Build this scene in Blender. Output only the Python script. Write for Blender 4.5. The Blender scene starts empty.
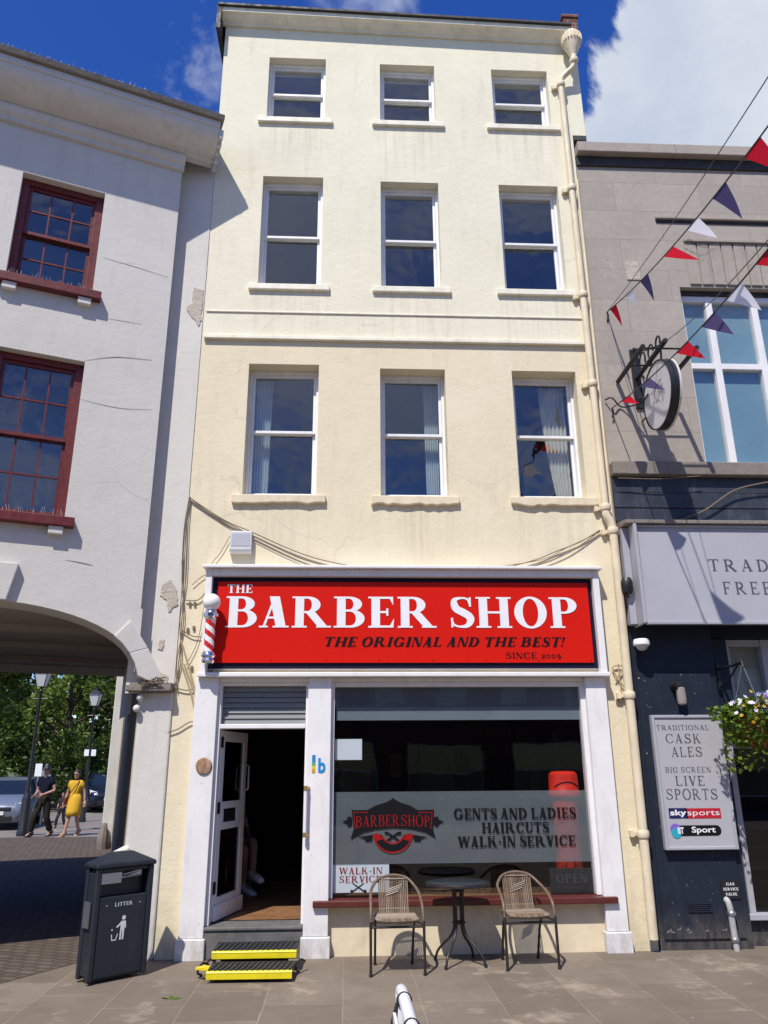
import bpy, bmesh, math, random
from mathutils import Matrix, Vector
random.seed(7)
sc = bpy.context.scene
COL = sc.collection
PI = math.pi
# ------------------------------------------------------------------ camera
FPX, CH, CD = 769.0, 1.70, 8.298
PIT, YAW, ROL = [math.radians(a) for a in (18.45, 2.8, -0.4)]
CAM = Vector((0, -CD, CH))
cf = Vector((math.sin(YAW)*math.cos(PIT), math.cos(YAW)*math.cos(PIT), math.sin(PIT)))
cr0 = Vector((math.cos(YAW), -math.sin(YAW), 0)); cu0 = cr0.cross(cf)
cr = cr0*math.cos(ROL) + cu0*math.sin(ROL); cu = cu0*math.cos(ROL) - cr0*math.sin(ROL)
cam = bpy.data.objects.new('camera', bpy.data.cameras.new('camera')); COL.objects.link(cam)
cam.matrix_world = Matrix(((cr.x, cu.x, -cf.x, CAM.x), (cr.y, cu.y, -cf.y, CAM.y), (cr.z, cu.z, -cf.z, CAM.z), (0, 0, 0, 1)))
cam.data.sensor_fit = 'VERTICAL'; cam.data.sensor_height = 36; cam.data.lens = FPX/1024*36
cam.data.clip_start = .05; cam.data.clip_end = 2000
sc.camera = cam
def ray(px, py): return cf + cr*((px-384)/FPX) - cu*((py-512)/FPX)
def at(px, py, y=0.0):                       # survey: where a line of sight meets the plane at depth y
    d = ray(px, py); return CAM + d*((y-CAM.y)/d.y)
def gnd(px, py, z=0.0):
    d = ray(px, py); return CAM + d*((z-CAM.z)/d.z)
def FX(px, py, y=0.0): return at(px, py, y).x
def FZ(px, py, y=0.0): return at(px, py, y).z

# ------------------------------------------------------------------ materials
def newmat(name):
    m = bpy.data.materials.new(name); m.use_nodes = True
    nt = m.node_tree; nt.nodes.clear()
    o = nt.nodes.new('ShaderNodeOutputMaterial')
    return m, nt, o
def nd(nt, typ, **kw):
    n = nt.nodes.new(typ)
    for k, v in kw.items():
        if k in n.inputs: n.inputs[k].default_value = v
        else: setattr(n, k, v)
    return n
def pos(nt, scale=(1, 1, 1), off=(0, 0, 0)):
    g = nd(nt, 'ShaderNodeNewGeometry'); m = nd(nt, 'ShaderNodeMapping'); m.inputs['Scale'].default_value = scale
    m.inputs['Location'].default_value = off
    nt.links.new(g.outputs['Position'], m.inputs['Vector']); return m.outputs[0]
def noise(nt, vec, scale, detail=4, rough=.6, dist=0):
    n = nd(nt, 'ShaderNodeTexNoise'); n.inputs['Scale'].default_value = scale; n.inputs['Detail'].default_value = detail
    n.inputs['Roughness'].default_value = rough; n.inputs['Distortion'].default_value = dist
    nt.links.new(vec, n.inputs['Vector']); return n.outputs['Fac']
def ramp(nt, fac, stops):
    r = nd(nt, 'ShaderNodeValToRGB'); e = r.color_ramp.elements
    while len(e) < len(stops): e.new(.5)
    for el, (p, c) in zip(e, stops):
        el.position = p; el.color = (*c, 1) if len(c) == 3 else c
    nt.links.new(fac, r.inputs[0]); return r.outputs[0]
def mixc(nt, fac, a, b, typ='MIX'):
    m = nd(nt, 'ShaderNodeMix', data_type='RGBA', blend_type=typ)
    for s, v in ((m.inputs[0], fac), (m.inputs[6], a), (m.inputs[7], b)):
        if hasattr(v, 'links'): nt.links.new(v, s)
        elif isinstance(v, (int, float)): s.default_value = v
        else: s.default_value = (*v, 1)
    return m.outputs[2]
def mth(nt, op, a, b=None, c=None, clamp=False):
    m = nd(nt, 'ShaderNodeMath', operation=op, use_clamp=clamp)
    for s, v in zip(m.inputs, (a, b, c)):
        if v is None: continue
        if hasattr(v, 'links'): nt.links.new(v, s)
        else: s.default_value = v
    return m.outputs[0]
def bump(nt, h, strength, dist=.01):
    b = nd(nt, 'ShaderNodeBump'); b.inputs['Strength'].default_value = strength; b.inputs['Distance'].default_value = dist
    nt.links.new(h, b.inputs['Height']); return b.outputs[0]
def bsdf(nt, o, color, rough=.6, metal=0, normal=None, spec=.5, **kw):
    p = nd(nt, 'ShaderNodeBsdfPrincipled')
    if hasattr(color, 'links'): nt.links.new(color, p.inputs['Base Color'])
    else: p.inputs['Base Color'].default_value = (*color, 1)
    if hasattr(rough, 'links'): nt.links.new(rough, p.inputs['Roughness'])
    else: p.inputs['Roughness'].default_value = rough
    p.inputs['Metallic'].default_value = metal; p.inputs['Specular IOR Level'].default_value = spec
    for k, v in kw.items(): p.inputs[k].default_value = v
    if normal is not None: nt.links.new(normal, p.inputs['Normal'])
    nt.links.new(p.outputs[0], o.inputs[0]); return p
def paint(name, color, rough=.45, var=.12, scale=6, metal=0, bmp=.05, spec=.5, dirt=None, grime=0):
    m, nt, o = newmat(name); v = pos(nt)
    n = noise(nt, v, scale, 5)
    c = mixc(nt, ramp(nt, n, [(.3, (0, 0, 0)), (.7, (1, 1, 1))]), [x*(1-var) for x in color], [min(1, x*(1+var*.6)) for x in color])
    if dirt:
        n2 = noise(nt, pos(nt, (3, 3, .7)), 3, 6, .7)
        c = mixc(nt, mth(nt, 'MULTIPLY', ramp(nt, n2, [(.52, (0, 0, 0)), (.75, (1, 1, 1))]), dirt[1]), c, dirt[0])
    if grime:
        sp = nd(nt, 'ShaderNodeSeparateXYZ'); nt.links.new(v, sp.inputs[0]); q = nd(nt, 'ShaderNodeMapRange', interpolation_type='SMOOTHSTEP'); nt.links.new(sp.outputs[2], q.inputs[0]); q.inputs[1].default_value = .45; q.inputs[2].default_value = 0
        c = mixc(nt, mth(nt, 'MULTIPLY', mth(nt, 'MULTIPLY', q.outputs[0], ramp(nt, noise(nt, pos(nt, (5, 5, 2)), 2, 6, .7), [(.35, (0, 0, 0)), (.6, (1, 1, 1))])), grime), c, (.22, .19, .15))
        c = mixc(nt, ramp(nt, noise(nt, v, 22, 3, .7), [(.69, (0, 0, 0)), (.71, (.6,)*3)]), c, (.42, .38, .32))
    rr = ramp(nt, noise(nt, v, scale*2.3, 3), [(.3, (rough*.8,)*3), (.7, (min(1, rough*1.2),)*3)])
    bsdf(nt, o, c, rr, metal, bump(nt, noise(nt, v, 60, 4), bmp), spec); return m
def stucco(name, ca, cb=None, zsplit=None, dirtc=(.30, .27, .22), dirt=.35, bs=.5, sills=None, cracks=.5, base_grime=.5):
    m, nt, o = newmat(name); v = pos(nt)
    base = ca
    if cb is not None:
        s = nd(nt, 'ShaderNodeSeparateXYZ'); nt.links.new(v, s.inputs[0])
        wob = mth(nt, 'ADD', s.outputs[2], mth(nt, 'MULTIPLY', mth(nt, 'SUBTRACT', noise(nt, v, 2), .5), .05))
        base = mixc(nt, mth(nt, 'GREATER_THAN', wob, zsplit), cb, ca)
    big = noise(nt, v, .9, 6, .65); mid = noise(nt, v, 5, 5, .7)
    c = mixc(nt, ramp(nt, big, [(.3, (0, 0, 0)), (.7, (1, 1, 1))]), mixc(nt, .16, base, dirtc), base)
    c = mixc(nt, ramp(nt, mid, [(.35, (.25,)*3), (.6, (0, 0, 0))]), c, mixc(nt, .3, c, dirtc))
    streak = noise(nt, pos(nt, (5, 5, .5)), 1.6, 6, .7)
    c = mixc(nt, mth(nt, 'MULTIPLY', ramp(nt, streak, [(.54, (0, 0, 0)), (.8, (1, 1, 1))]), dirt), c, dirtc)
    blot = noise(nt, pos(nt, (1, 1, 1), (11, 3, 5)), 3.2, 7, .75)
    c = mixc(nt, mth(nt, 'MULTIPLY', ramp(nt, blot, [(.63, (0, 0, 0)), (.74, (1, 1, 1))]), dirt*.7), c, dirtc)
    sp = nd(nt, 'ShaderNodeSeparateXYZ'); nt.links.new(v, sp.inputs[0]); zz = sp.outputs[2]
    def sstep(val, a, b):
        q = nd(nt, 'ShaderNodeMapRange', interpolation_type='SMOOTHSTEP'); nt.links.new(val, q.inputs[0]); q.inputs[1].default_value = a; q.inputs[2].default_value = b; return q.outputs[0]
    if sills:                                                  # rain streaks that run down from the sills
        st = ramp(nt, noise(nt, pos(nt, (16, 16, .55), (2, 1, 4)), 1.0, 5, .65), [(.47, (0, 0, 0)), (.66, (1, 1, 1))])
        for zs in sills:
            k = mth(nt, 'MULTIPLY', sstep(zz, zs-.95, zs-.10), mth(nt, 'LESS_THAN', zz, zs)); xm = None
            for xc in (-.76, .78, 2.375):
                q = sstep(mth(nt, 'ABSOLUTE', mth(nt, 'SUBTRACT', sp.outputs[0], xc)), .55, .40); xm = q if xm is None else mth(nt, 'ADD', xm, q)
            k = mth(nt, 'MULTIPLY', k, xm)
            c = mixc(nt, mth(nt, 'MULTIPLY', mth(nt, 'MULTIPLY', k, st), .30), c, dirtc)
    pt = ramp(nt, noise(nt, pos(nt, (1, 1, 1.3), (31, 7, 2)), .55, 2, .4), [(.52, (0, 0, 0)), (.535, (1, 1, 1))])
    c = mixc(nt, mth(nt, 'MULTIPLY', pt, .10), c, [min(1, x*1.12) for x in ca])
    if cracks:
        vo = nd(nt, 'ShaderNodeTexVoronoi', feature='DISTANCE_TO_EDGE'); vo.inputs['Scale'].default_value = .62
        dv = nd(nt, 'ShaderNodeVectorMath', operation='ADD'); nz = nd(nt, 'ShaderNodeTexNoise'); nz.inputs['Scale'].default_value = 2.2; nz.inputs['Detail'].default_value = 6; nt.links.new(v, nz.inputs['Vector'])
        s2 = nd(nt, 'ShaderNodeVectorMath', operation='SCALE'); s2.inputs[3].default_value = .35; nt.links.new(nz.outputs['Color'], s2.inputs[0]); nt.links.new(v, dv.inputs[0]); nt.links.new(s2.outputs[0], dv.inputs[1]); nt.links.new(dv.outputs[0], vo.inputs['Vector'])
        ck = mth(nt, 'MULTIPLY', sstep(vo.outputs['Distance'], .006, .0015), ramp(nt, noise(nt, pos(nt, (1, 1, 1), (5, 8, 1)), .8, 3), [(.50, (0, 0, 0)), (.60, (1, 1, 1))]))
        c = mixc(nt, mth(nt, 'MULTIPLY', ck, cracks), c, [x*.35 for x in dirtc])
    if base_grime:
        bg_ = mth(nt, 'MULTIPLY', sstep(zz, .75, .02), ramp(nt, noise(nt, pos(nt, (3, 3, 2)), 2.0, 6, .7), [(.35, (0, 0, 0)), (.65, (1, 1, 1))]))
        c = mixc(nt, mth(nt, 'MULTIPLY', bg_, base_grime), c, [x*.7 for x in dirtc])
    h = mth(nt, 'ADD', mth(nt, 'MULTIPLY', noise(nt, v, 13, 5, .6), .5), mth(nt, 'MULTIPLY', noise(nt, v, 45, 4, .6), .35))
    h = mth(nt, 'ADD', h, mth(nt, 'MULTIPLY', noise(nt, v, 1.6, 3), .9))
    bsdf(nt, o, c, .8, 0, bump(nt, h, bs, .03), .3); return m
def flat(name, color, rough=.5, metal=0, spec=.5, **kw):
    m, nt, o = newmat(name)
    v = noise(nt, pos(nt), 14, 3)
    c = mixc(nt, v, [x*.93 for x in color], [min(1, x*1.05) for x in color])
    bsdf(nt, o, c, rough, metal, None, spec, **kw); return m
def glassmat(name, tint=(.85, .9, .92), ior=1.6, wav=.02, refl=1.0):
    m, nt, o = newmat(name)
    t = nd(nt, 'ShaderNodeBsdfTransparent'); t.inputs[0].default_value = (*tint, 1)
    g = nd(nt, 'ShaderNodeBsdfGlossy'); g.inputs['Roughness'].default_value = .015; g.inputs[0].default_value = (refl,)*3+(1,)
    f = nd(nt, 'ShaderNodeFresnel'); ge = nd(nt, 'ShaderNodeNewGeometry'); fi = nd(nt, 'ShaderNodeMix'); fi.inputs[2].default_value = ior; fi.inputs[3].default_value = 1/ior; nt.links.new(ge.outputs['Backfacing'], fi.inputs[0]); nt.links.new(fi.outputs[0], f.inputs[0])
    bp = bump(nt, noise(nt, pos(nt), 1.6, 2), wav, .05)
    nt.links.new(bp, g.inputs['Normal'])
    mx = nd(nt, 'ShaderNodeMixShader')
    nt.links.new(f.outputs[0], mx.inputs[0]); nt.links.new(t.outputs[0], mx.inputs[1]); nt.links.new(g.outputs[0], mx.inputs[2])
    nt.links.new(mx.outputs[0], o.inputs[0]); return m
def film(name, color, opac):
    m, nt, o = newmat(name)
    t = nd(nt, 'ShaderNodeBsdfTransparent'); d = nd(nt, 'ShaderNodeBsdfDiffuse'); d.inputs[0].default_value = (*color, 1)
    n = ramp(nt, noise(nt, pos(nt), 2.5, 3), [(.2, (opac*.85,)*3), (.8, (min(1, opac*1.12),)*3)])
    mx = nd(nt, 'ShaderNodeMixShader'); nt.links.new(n, mx.inputs[0])
    nt.links.new(t.outputs[0], mx.inputs[1]); nt.links.new(d.outputs[0], mx.inputs[2]); nt.links.new(mx.outputs[0], o.inputs[0]); return m
def bricks(name, ca, cb, cm, bw, bh, mortar, rough=.85, rot=0, bs=.6, offset=.5, dirtc=None, plane='XY', vary=.5, mdist=.006, blot=None, spots=False):
    m, nt, o = newmat(name)
    g = nd(nt, 'ShaderNodeNewGeometry'); mp = nd(nt, 'ShaderNodeMapping'); mp.vector_type = 'POINT'
    nt.links.new(g.outputs['Position'], mp.inputs['Vector'])
    mp.inputs['Rotation'].default_value = (-PI/2 if plane == 'XZ' else 0, 0, rot)
    b = nd(nt, 'ShaderNodeTexBrick', offset=offset); b.inputs['Scale'].default_value = 1
    b.inputs['Brick Width'].default_value = bw; b.inputs['Row Height'].default_value = bh; b.inputs['Mortar Size'].default_value = mortar
    b.inputs['Mortar Smooth'].default_value = .3
    vv = nd(nt, 'ShaderNodeVectorMath', operation='ADD'); nz = nd(nt, 'ShaderNodeTexNoise'); nz.inputs['Scale'].default_value = 3
    nt.links.new(mp.outputs[0], nz.inputs['Vector'])
    sc_ = nd(nt, 'ShaderNodeVectorMath', operation='SCALE'); sc_.inputs[3].default_value = mdist*2
    nt.links.new(nz.outputs['Color'], sc_.inputs[0]); nt.links.new(mp.outputs[0], vv.inputs[0]); nt.links.new(sc_.outputs[0], vv.inputs[1])
    nt.links.new(vv.outputs[0], b.inputs['Vector'])
    b.inputs['Color1'].default_value = (*ca, 1); b.inputs['Color2'].default_value = (*cb, 1); b.inputs['Mortar'].default_value = (*cm, 1)
    v = pos(nt); c = b.outputs['Color']
    n1 = noise(nt, v, 1.1, 6, .7); n2 = noise(nt, v, 14, 5, .7)
    dc = dirtc or [x*.5 for x in ca]
    c = mixc(nt, mth(nt, 'MULTIPLY', ramp(nt, n1, [(.35, (0, 0, 0)), (.7, (1, 1, 1))]), vary), c, dc)
    c = mixc(nt, ramp(nt, n2, [(.3, (.42,)*3), (.7, (0, 0, 0))]), c, [x*.55 for x in ca])
    if blot:
        n3 = noise(nt, pos(nt, (1, 1, 1), (4, 9, 2)), 1.7, 6, .7)
        c = mixc(nt, mth(nt, 'MULTIPLY', ramp(nt, n3, [(.58, (0, 0, 0)), (.68, (1, 1, 1))]), blot[1]), c, blot[0])
    if spots:                                                  # trodden gum and small stains
        for sc_, th, cc, off in ((2.6, .045, (.10, .085, .075), 0), (1.9, .035, (.36, .32, .27), 7), (.8, .10, (.13, .105, .085), 13)):
            vo = nd(nt, 'ShaderNodeTexVoronoi'); vo.inputs['Scale'].default_value = sc_; nt.links.new(pos(nt, (1, 1, 1), (off, off, 0)), vo.inputs['Vector'])
            q = nd(nt, 'ShaderNodeMapRange', interpolation_type='SMOOTHSTEP'); nt.links.new(mth(nt, 'ADD', vo.outputs['Distance'], mth(nt, 'MULTIPLY', n2, .03)), q.inputs[0]); q.inputs[1].default_value = th+.02; q.inputs[2].default_value = th
            c = mixc(nt, mth(nt, 'MULTIPLY', q.outputs[0], .55), c, cc)
    h = mth(nt, 'SUBTRACT', mth(nt, 'MULTIPLY', n2, .35), b.outputs['Fac'])
    bsdf(nt, o, c, rough, 0, bump(nt, h, bs, .008), .3); return m

M = {}
M['cream'] = stucco('cream_stucco', (.79, .75, .585), (.76, .675, .485), 6.66, (.42, .35, .24), .34, .30, (10.02, 7.37, 4.56), .14)
M['cream_trim'] = paint('cream_trim_paint', (.72, .62, .44), .6, .12, 5, bmp=.15, dirt=((.35, .3, .2), .4))
M['cream_upper_trim'] = paint('pale_cream_trim_paint', (.80, .76, .62), .6, .12, 5, bmp=.15, dirt=((.35, .3, .2), .4))
M['white_stucco'] = stucco('white_stucco', (.65, .625, .575), None, None, (.33, .30, .27), .26, .20, None, .2)
M['white_trim'] = paint('dirty_white_trim', (.62, .60, .57), .7, .08, 3, bmp=.2, dirt=((.36, .34, .3), .45))
M['bare'] = stucco('bare_plaster', (.50, .44, .37), None, None, (.25, .2, .15), .5, 1.0)
M['crack'] = flat('crack_grey', (.22, .2, .19), .9)  # dark grey of the thin wall cracks
M['white_gloss'] = paint('white_gloss_paint', (.78, .765, .76), .42, .05, 4, bmp=.12, dirt=((.45, .42, .37), .35), grime=.5)
M['upvc'] = paint('white_sash_paint', (.80, .80, .80), .4, .06, 5, bmp=.05, dirt=((.4, .38, .33), .3))
M['maroon'] = paint('oxblood_paint', (.135, .016, .013), .45, .25, 7, bmp=.15, dirt=((.05, .02, .02), .6))
M['sill_red'] = paint('red_brown_ledge_paint', (.10, .020, .016), .4, .2, 7, bmp=.08, dirt=((.07, .04, .03), .4))
M['red'] = flat('red_sign_vinyl', (.60, .012, .006), .4, 0, .12)
M['navy_border'] = flat('navy_border_vinyl', (.012, .011, .03), .4, 0, .15)
M['letter_white'] = flat('white_lettering', (.80, .80, .82), .4)
M['letter_black'] = flat('black_lettering', (.010, .010, .012), .5, 0, .1)
M['letter_grey'] = flat('grey_lettering', (.07, .07, .08), .5)
M['letter_red'] = flat('red_lettering', (.30, .010, .010), .5, 0, .1)
M['chrome'] = flat('chrome', (.75, .75, .78), .12, 1)
M['steel'] = flat('galvanised_steel', (.45, .46, .48), .4, .9)
M['dark_metal'] = paint('dark_bronze_metal', (.035, .028, .025), .4, .2, 10, .3)
M['black'] = paint('black_paint', (.014, .014, .016), .45, .2, 8)
M['glass'] = glassmat('window_glass', (.8, .86, .88), 2.1, .22)
M['shop_glass'] = glassmat('shop_glass', (.82, .86, .88), 1.58, .04, 1.0)
M['tint'] = glassmat('tinted_car_glass', (.10, .12, .14), 1.6, .0)
M['film'] = film('frosted_film', (.255, .275, .285), .54)
M['film_dark'] = film('grey_tint_film', (.16, .175, .19), .85)
M['film_light'] = film('pale_tint_film', (.24, .28, .31), .8)
M['interior'] = paint('room_wall_paint', (.26, .28, .30), .8, .1, 2)
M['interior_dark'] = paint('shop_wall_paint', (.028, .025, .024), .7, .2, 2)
M['wood'] = paint('worn_wood_floor', (.26, .13, .06), .5, .35, 5, dirt=((.08, .05, .03), .6))
M['curtain'] = flat('pale_curtain_cloth', (.62, .58, .48), .9)
M['lining'] = flat('grey_white_lining', (.52, .55, .55), .8)
M['lead'] = paint('lead_flashing_and_lip_shade', (.035, .033, .035), .7, .3, 5)
M['slate'] = paint('slate_roof', (.12, .12, .13), .7, .3, 5)
M['brickred'] = bricks('red_brick', (.20, .07, .045), (.14, .05, .035), (.25, .22, .19), .22, .075, .012, plane='XZ')
M['stone'] = bricks('grey_ashlar_stone', (.44, .39, .335), (.39, .345, .30), (.30, .262, .24), 1.18, .46, .005, plane='XZ', bs=.3, vary=.45, dirtc=(.26, .225, .20), blot=((.55, .46, .38), .40))
M['stone_plain'] = stucco('grey_stone_trim', (.38, .335, .285), None, None, (.12, .11, .10), .5, .4)
M['stone_dark'] = stucco('weathered_stone_ledge', (.24, .21, .18), None, None, (.05, .045, .04), .8, .5)
M['navy'] = paint('navy_wall_paint', (.015, .021, .036), .5, .18, 3, bmp=.12, spec=.25, dirt=((.03, .038, .05), .35), grime=.4)
M['navy_board'] = paint('navy_timber_boards', (.030, .035, .050), .5, .35, 4, bmp=.3, dirt=((.12, .13, .15), .5))
M['canvas'] = paint('grey_awning_canvas', (.36, .36, .40), .8, .06, 2, bmp=.08)
M['grey_frame'] = paint('grey_frame_paint', (.38, .38, .42), .5, .08, 4)
M['teal'] = paint('teal_window_blind', (.24, .36, .40), .6, .15, 1.5)
M['slabs'] = bricks('paving_slabs', (.250, .205, .157), (.170, .139, .108), (.32, .27, .205), .78, .60, .007, rot=PI/2, vary=.8, dirtc=(.125, .098, .074), bs=.5, blot=((.45, .37, .27), .42), mdist=.012, spots=True)
M['setts'] = bricks('stone_setts', (.145, .112, .088), (.09, .07, .056), (.045, .036, .03), .17, .11, .012, rot=.37, bs=1.0, vary=.5, mdist=.012)
M['asphalt'] = paint('asphalt', (.20, .175, .155), .85, .3, 1.2, bmp=.3)
M['yellow'] = paint('yellow_step_paint', (.72, .60, .01), .4, .08, 9, dirt=((.2, .17, .05), .4))
M['tread'] = paint('black_tread_rubber', (.03, .032, .036), .6, .3, 12)
M['step_stone'] = paint('grey_doorstep', (.13, .125, .12), .7, .25, 8, bmp=.3)
M['bin'] = paint('slate_grey_bin_metal', (.022, .029, .039), .42, .12, 5, .2, dirt=((.06, .06, .06), .4))
M['postbox'] = flat('pillar_red', (.70, .03, .012), .35)
M['paper'] = flat('white_paper', (.74, .76, .78), .8)
M['rattan'] = None
M['tan_tube'] = paint('tan_wrapped_tube', (.15, .10, .068), .5, .3, 20)
M['table_glass'] = paint('dark_textured_glass', (.03, .038, .044), .25, .3, 12)
M['skin'] = flat('skin', (.42, .23, .165), .55)
M['orange'] = flat('terracotta_coir', (.33, .10, .03), .9)
M['rust'] = paint('rusty_plaque', (.30, .15, .07), .6, .5, 30, dirt=((.65, .6, .5), .6))
M['brass'] = flat('brass', (.55, .40, .18), .35, .8)
def leafmat(name, ca, cb, scale=.5):
    m, nt, o = newmat(name); v = pos(nt)
    n = nd(nt, 'ShaderNodeNewGeometry')
    r = ramp(nt, n.outputs['Random Per Island'], [(0, ca), (1, cb)])
    c = mixc(nt, ramp(nt, noise(nt, v, scale, 4), [(.3, (0, 0, 0)), (.7, (.6,)*3)]), r, [x*.6 for x in ca])
    d = nd(nt, 'ShaderNodeBsdfDiffuse'); t = nd(nt, 'ShaderNodeBsdfTranslucent'); g = nd(nt, 'ShaderNodeBsdfGlossy'); g.inputs['Roughness'].default_value = .45
    nt.links.new(c, d.inputs[0]); nt.links.new(mixc(nt, .5, c, (.12, .15, .02)), t.inputs[0])
    a = nd(nt, 'ShaderNodeMixShader'); a.inputs[0].default_value = .3
    b = nd(nt, 'ShaderNodeMixShader'); b.inputs[0].default_value = .015
    nt.links.new(d.outputs[0], a.inputs[1]); nt.links.new(t.outputs[0], a.inputs[2]); nt.links.new(a.outputs[0], b.inputs[1]); nt.links.new(g.outputs[0], b.inputs[2])
    nt.links.new(b.outputs[0], o.inputs[0]); return m
M['leaf'] = leafmat('tree_leaves', (.08, .14, .028), (.23, .31, .065))
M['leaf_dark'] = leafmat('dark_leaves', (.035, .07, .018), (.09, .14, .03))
M['leaf_fresh'] = leafmat('basket_leaves', (.07, .16, .018), (.26, .34, .06), 3)
M['petal_white'] = flat('white_petals', (.75, .72, .78), .7)
M['petal_yellow'] = flat('yellow_petals', (.70, .45, .02), .7)
M['petal_violet'] = flat('pale_violet_petals', (.40, .34, .55), .7)
M['bark'] = paint('bark', (.08, .06, .045), .9, .4, 6, bmp=.6)

# ------------------------------------------------------------------ mesh builder
class MB:
    def __init__(s): s.v = []; s.f = []; s.mi = []; s.m = 0; s.X = None
    def add(s, vs, fs):
        b = len(s.v)
        for p in vs:
            p = Vector(p); s.v.append(s.X @ p if s.X is not None else p)
        for f in fs: s.f.append([b+i for i in f]); s.mi.append(s.m)
        return s
    def quad(s, *p): return s.add(p, [list(range(len(p)))])
    def box(s, x0, x1, y0, y1, z0, z1):
        return s.add([(x0, y0, z0), (x1, y0, z0), (x1, y1, z0), (x0, y1, z0), (x0, y0, z1), (x1, y0, z1), (x1, y1, z1), (x0, y1, z1)],
                     [(0, 3, 2, 1), (4, 5, 6, 7), (0, 1, 5, 4), (1, 2, 6, 5), (2, 3, 7, 6), (3, 0, 4, 7)])
    def prism(s, poly, vec):                 # polygon (3D points) extruded along vec
        n = len(poly); vec = Vector(vec); p = [Vector(q) for q in poly]
        return s.add(p+[q+vec for q in p], [list(range(n))[::-1], list(range(n, 2*n))]+[(i, (i+1) % n, n+(i+1) % n, n+i) for i in range(n)])
    def tube(s, pts, r, n=8, cap=True):
        pts = [Vector(p) for p in pts]; R = r if isinstance(r, (list, tuple)) else [r]*len(pts)
        vs = []; fs = []; up = None
        for i, p in enumerate(pts):
            t = (pts[min(i+1, len(pts)-1)]-pts[max(i-1, 0)]).normalized()
            if up is None: up = Vector((0, 0, 1)) if abs(t.z) < .9 else Vector((1, 0, 0))
            a = t.cross(up)
            if a.length < 1e-4: a = t.cross(Vector((0, 1, 0)))
            a.normalize(); b = a.cross(t).normalized(); up = b
            for k in range(n):
                w = 2*PI*k/n; vs.append(p+(a*math.cos(w)+b*math.sin(w))*R[i])
        for i in range(len(pts)-1):
            for k in range(n): fs.append((i*n+k, i*n+(k+1) % n, (i+1)*n+(k+1) % n, (i+1)*n+k))
        if cap: fs += [list(range(n)), list(range((len(pts)-1)*n, len(pts)*n))[::-1]]
        return s.add(vs, fs)
    def lathe(s, prof, c, n=20, axis='Z', caps=True):   # prof: (r, h)
        vs = []; fs = []; c = Vector(c)
        for r, h in prof:
            for k in range(n):
                w = 2*PI*k/n; a, b = r*math.cos(w), r*math.sin(w)
                vs.append(c+(Vector((a, b, h)) if axis == 'Z' else Vector((a, h, b)) if axis == 'Y' else Vector((h, a, b))))
        for i in range(len(prof)-1):
            for k in range(n): fs.append((i*n+k, i*n+(k+1) % n, (i+1)*n+(k+1) % n, (i+1)*n+k))
        if caps: fs += [list(range(n))[::-1], list(range((len(prof)-1)*n, len(prof)*n))]
        return s.add(vs, fs)
    def ball(s, c, r, n=14, sx=1, sy=1, sz=1):
        k = n//2; c = Vector(c)
        b = len(s.v); vs = []; fs = []
        for i in range(k+1):
            a = PI*i/k
            for j in range(n):
                w = 2*PI*j/n; vs.append(c+Vector((r*sx*math.sin(a)*math.cos(w), r*sy*math.sin(a)*math.sin(w), r*sz*math.cos(a))))
        for i in range(k):
            for j in range(n): fs.append((i*n+j, (i+1)*n+j, (i+1)*n+(j+1) % n, i*n+(j+1) % n))
        return s.add(vs, fs)
    def loft(s, secs, closed=True, caps=True):
        n = len(secs[0]); vs = [p for q in secs for p in q]; fs = []
        for i in range(len(secs)-1):
            for k in range(n if closed else n-1): fs.append((i*n+k, i*n+(k+1) % n, (i+1)*n+(k+1) % n, (i+1)*n+k))
        if caps: fs += [list(range(n))[::-1], list(range((len(secs)-1)*n, len(secs)*n))]
        return s.add(vs, fs)
    def build(s, name, mat, parent=None, smooth=False, bevel=0, loc=None, recalc=True, subdiv=0):
        org = Vector((0, 0, 0))
        q = parent
        while q is not None: org = org+Vector(q.location); q = q.parent
        if parent is None and loc is not None: org = Vector(loc)
        me = bpy.data.meshes.new(name)
        me.from_pydata([p-org for p in s.v], [], s.f); me.validate()
        for mt in (mat if isinstance(mat, (list, tuple)) else [mat]): me.materials.append(mt)
        if isinstance(mat, (list, tuple)) and len(me.polygons) == len(s.mi): me.polygons.foreach_set('material_index', s.mi)
        if recalc:
            bm = bmesh.new(); bm.from_mesh(me); bmesh.ops.recalc_face_normals(bm, faces=bm.faces); bm.to_mesh(me); bm.free()
        if smooth:
            me.polygons.foreach_set('use_smooth', [True]*len(me.polygons))
            if smooth != 'all':
                try: me.set_sharp_from_angle(angle=math.radians(40))
                except Exception: pass
        o = bpy.data.objects.new(name, me); COL.objects.link(o)
        if parent is not None: o.parent = parent
        elif loc is not None: o.location = loc
        if bevel:
            b = o.modifiers.new('bevel', 'BEVEL'); b.width = bevel; b.segments = 2; b.limit_method = 'ANGLE'; b.angle_limit = math.radians(40)
        return o
def tag(o, label, cat, group=None):
    o['label'] = label; o['category'] = cat
    if group: o['group'] = group
    return o
def thing(name, label, cat, loc, group=None):
    o = bpy.data.objects.new(name, None); COL.objects.link(o); o.location = loc; o.empty_display_size = .1
    return tag(o, label, cat, group)
def struct(o): o['kind'] = 'structure'; return o
def copy_tree(o, loc, rz=0, label=None):
    c = o.copy(); COL.objects.link(c); c.location = loc; c.rotation_euler = (0, 0, rz)
    if label: c['label'] = label
    for ch in list(o.children):
        d = ch.copy(); COL.objects.link(d); d.parent = c
        for g in list(ch.children):
            e = g.copy(); COL.objects.link(e); e.parent = d
    return c
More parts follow.
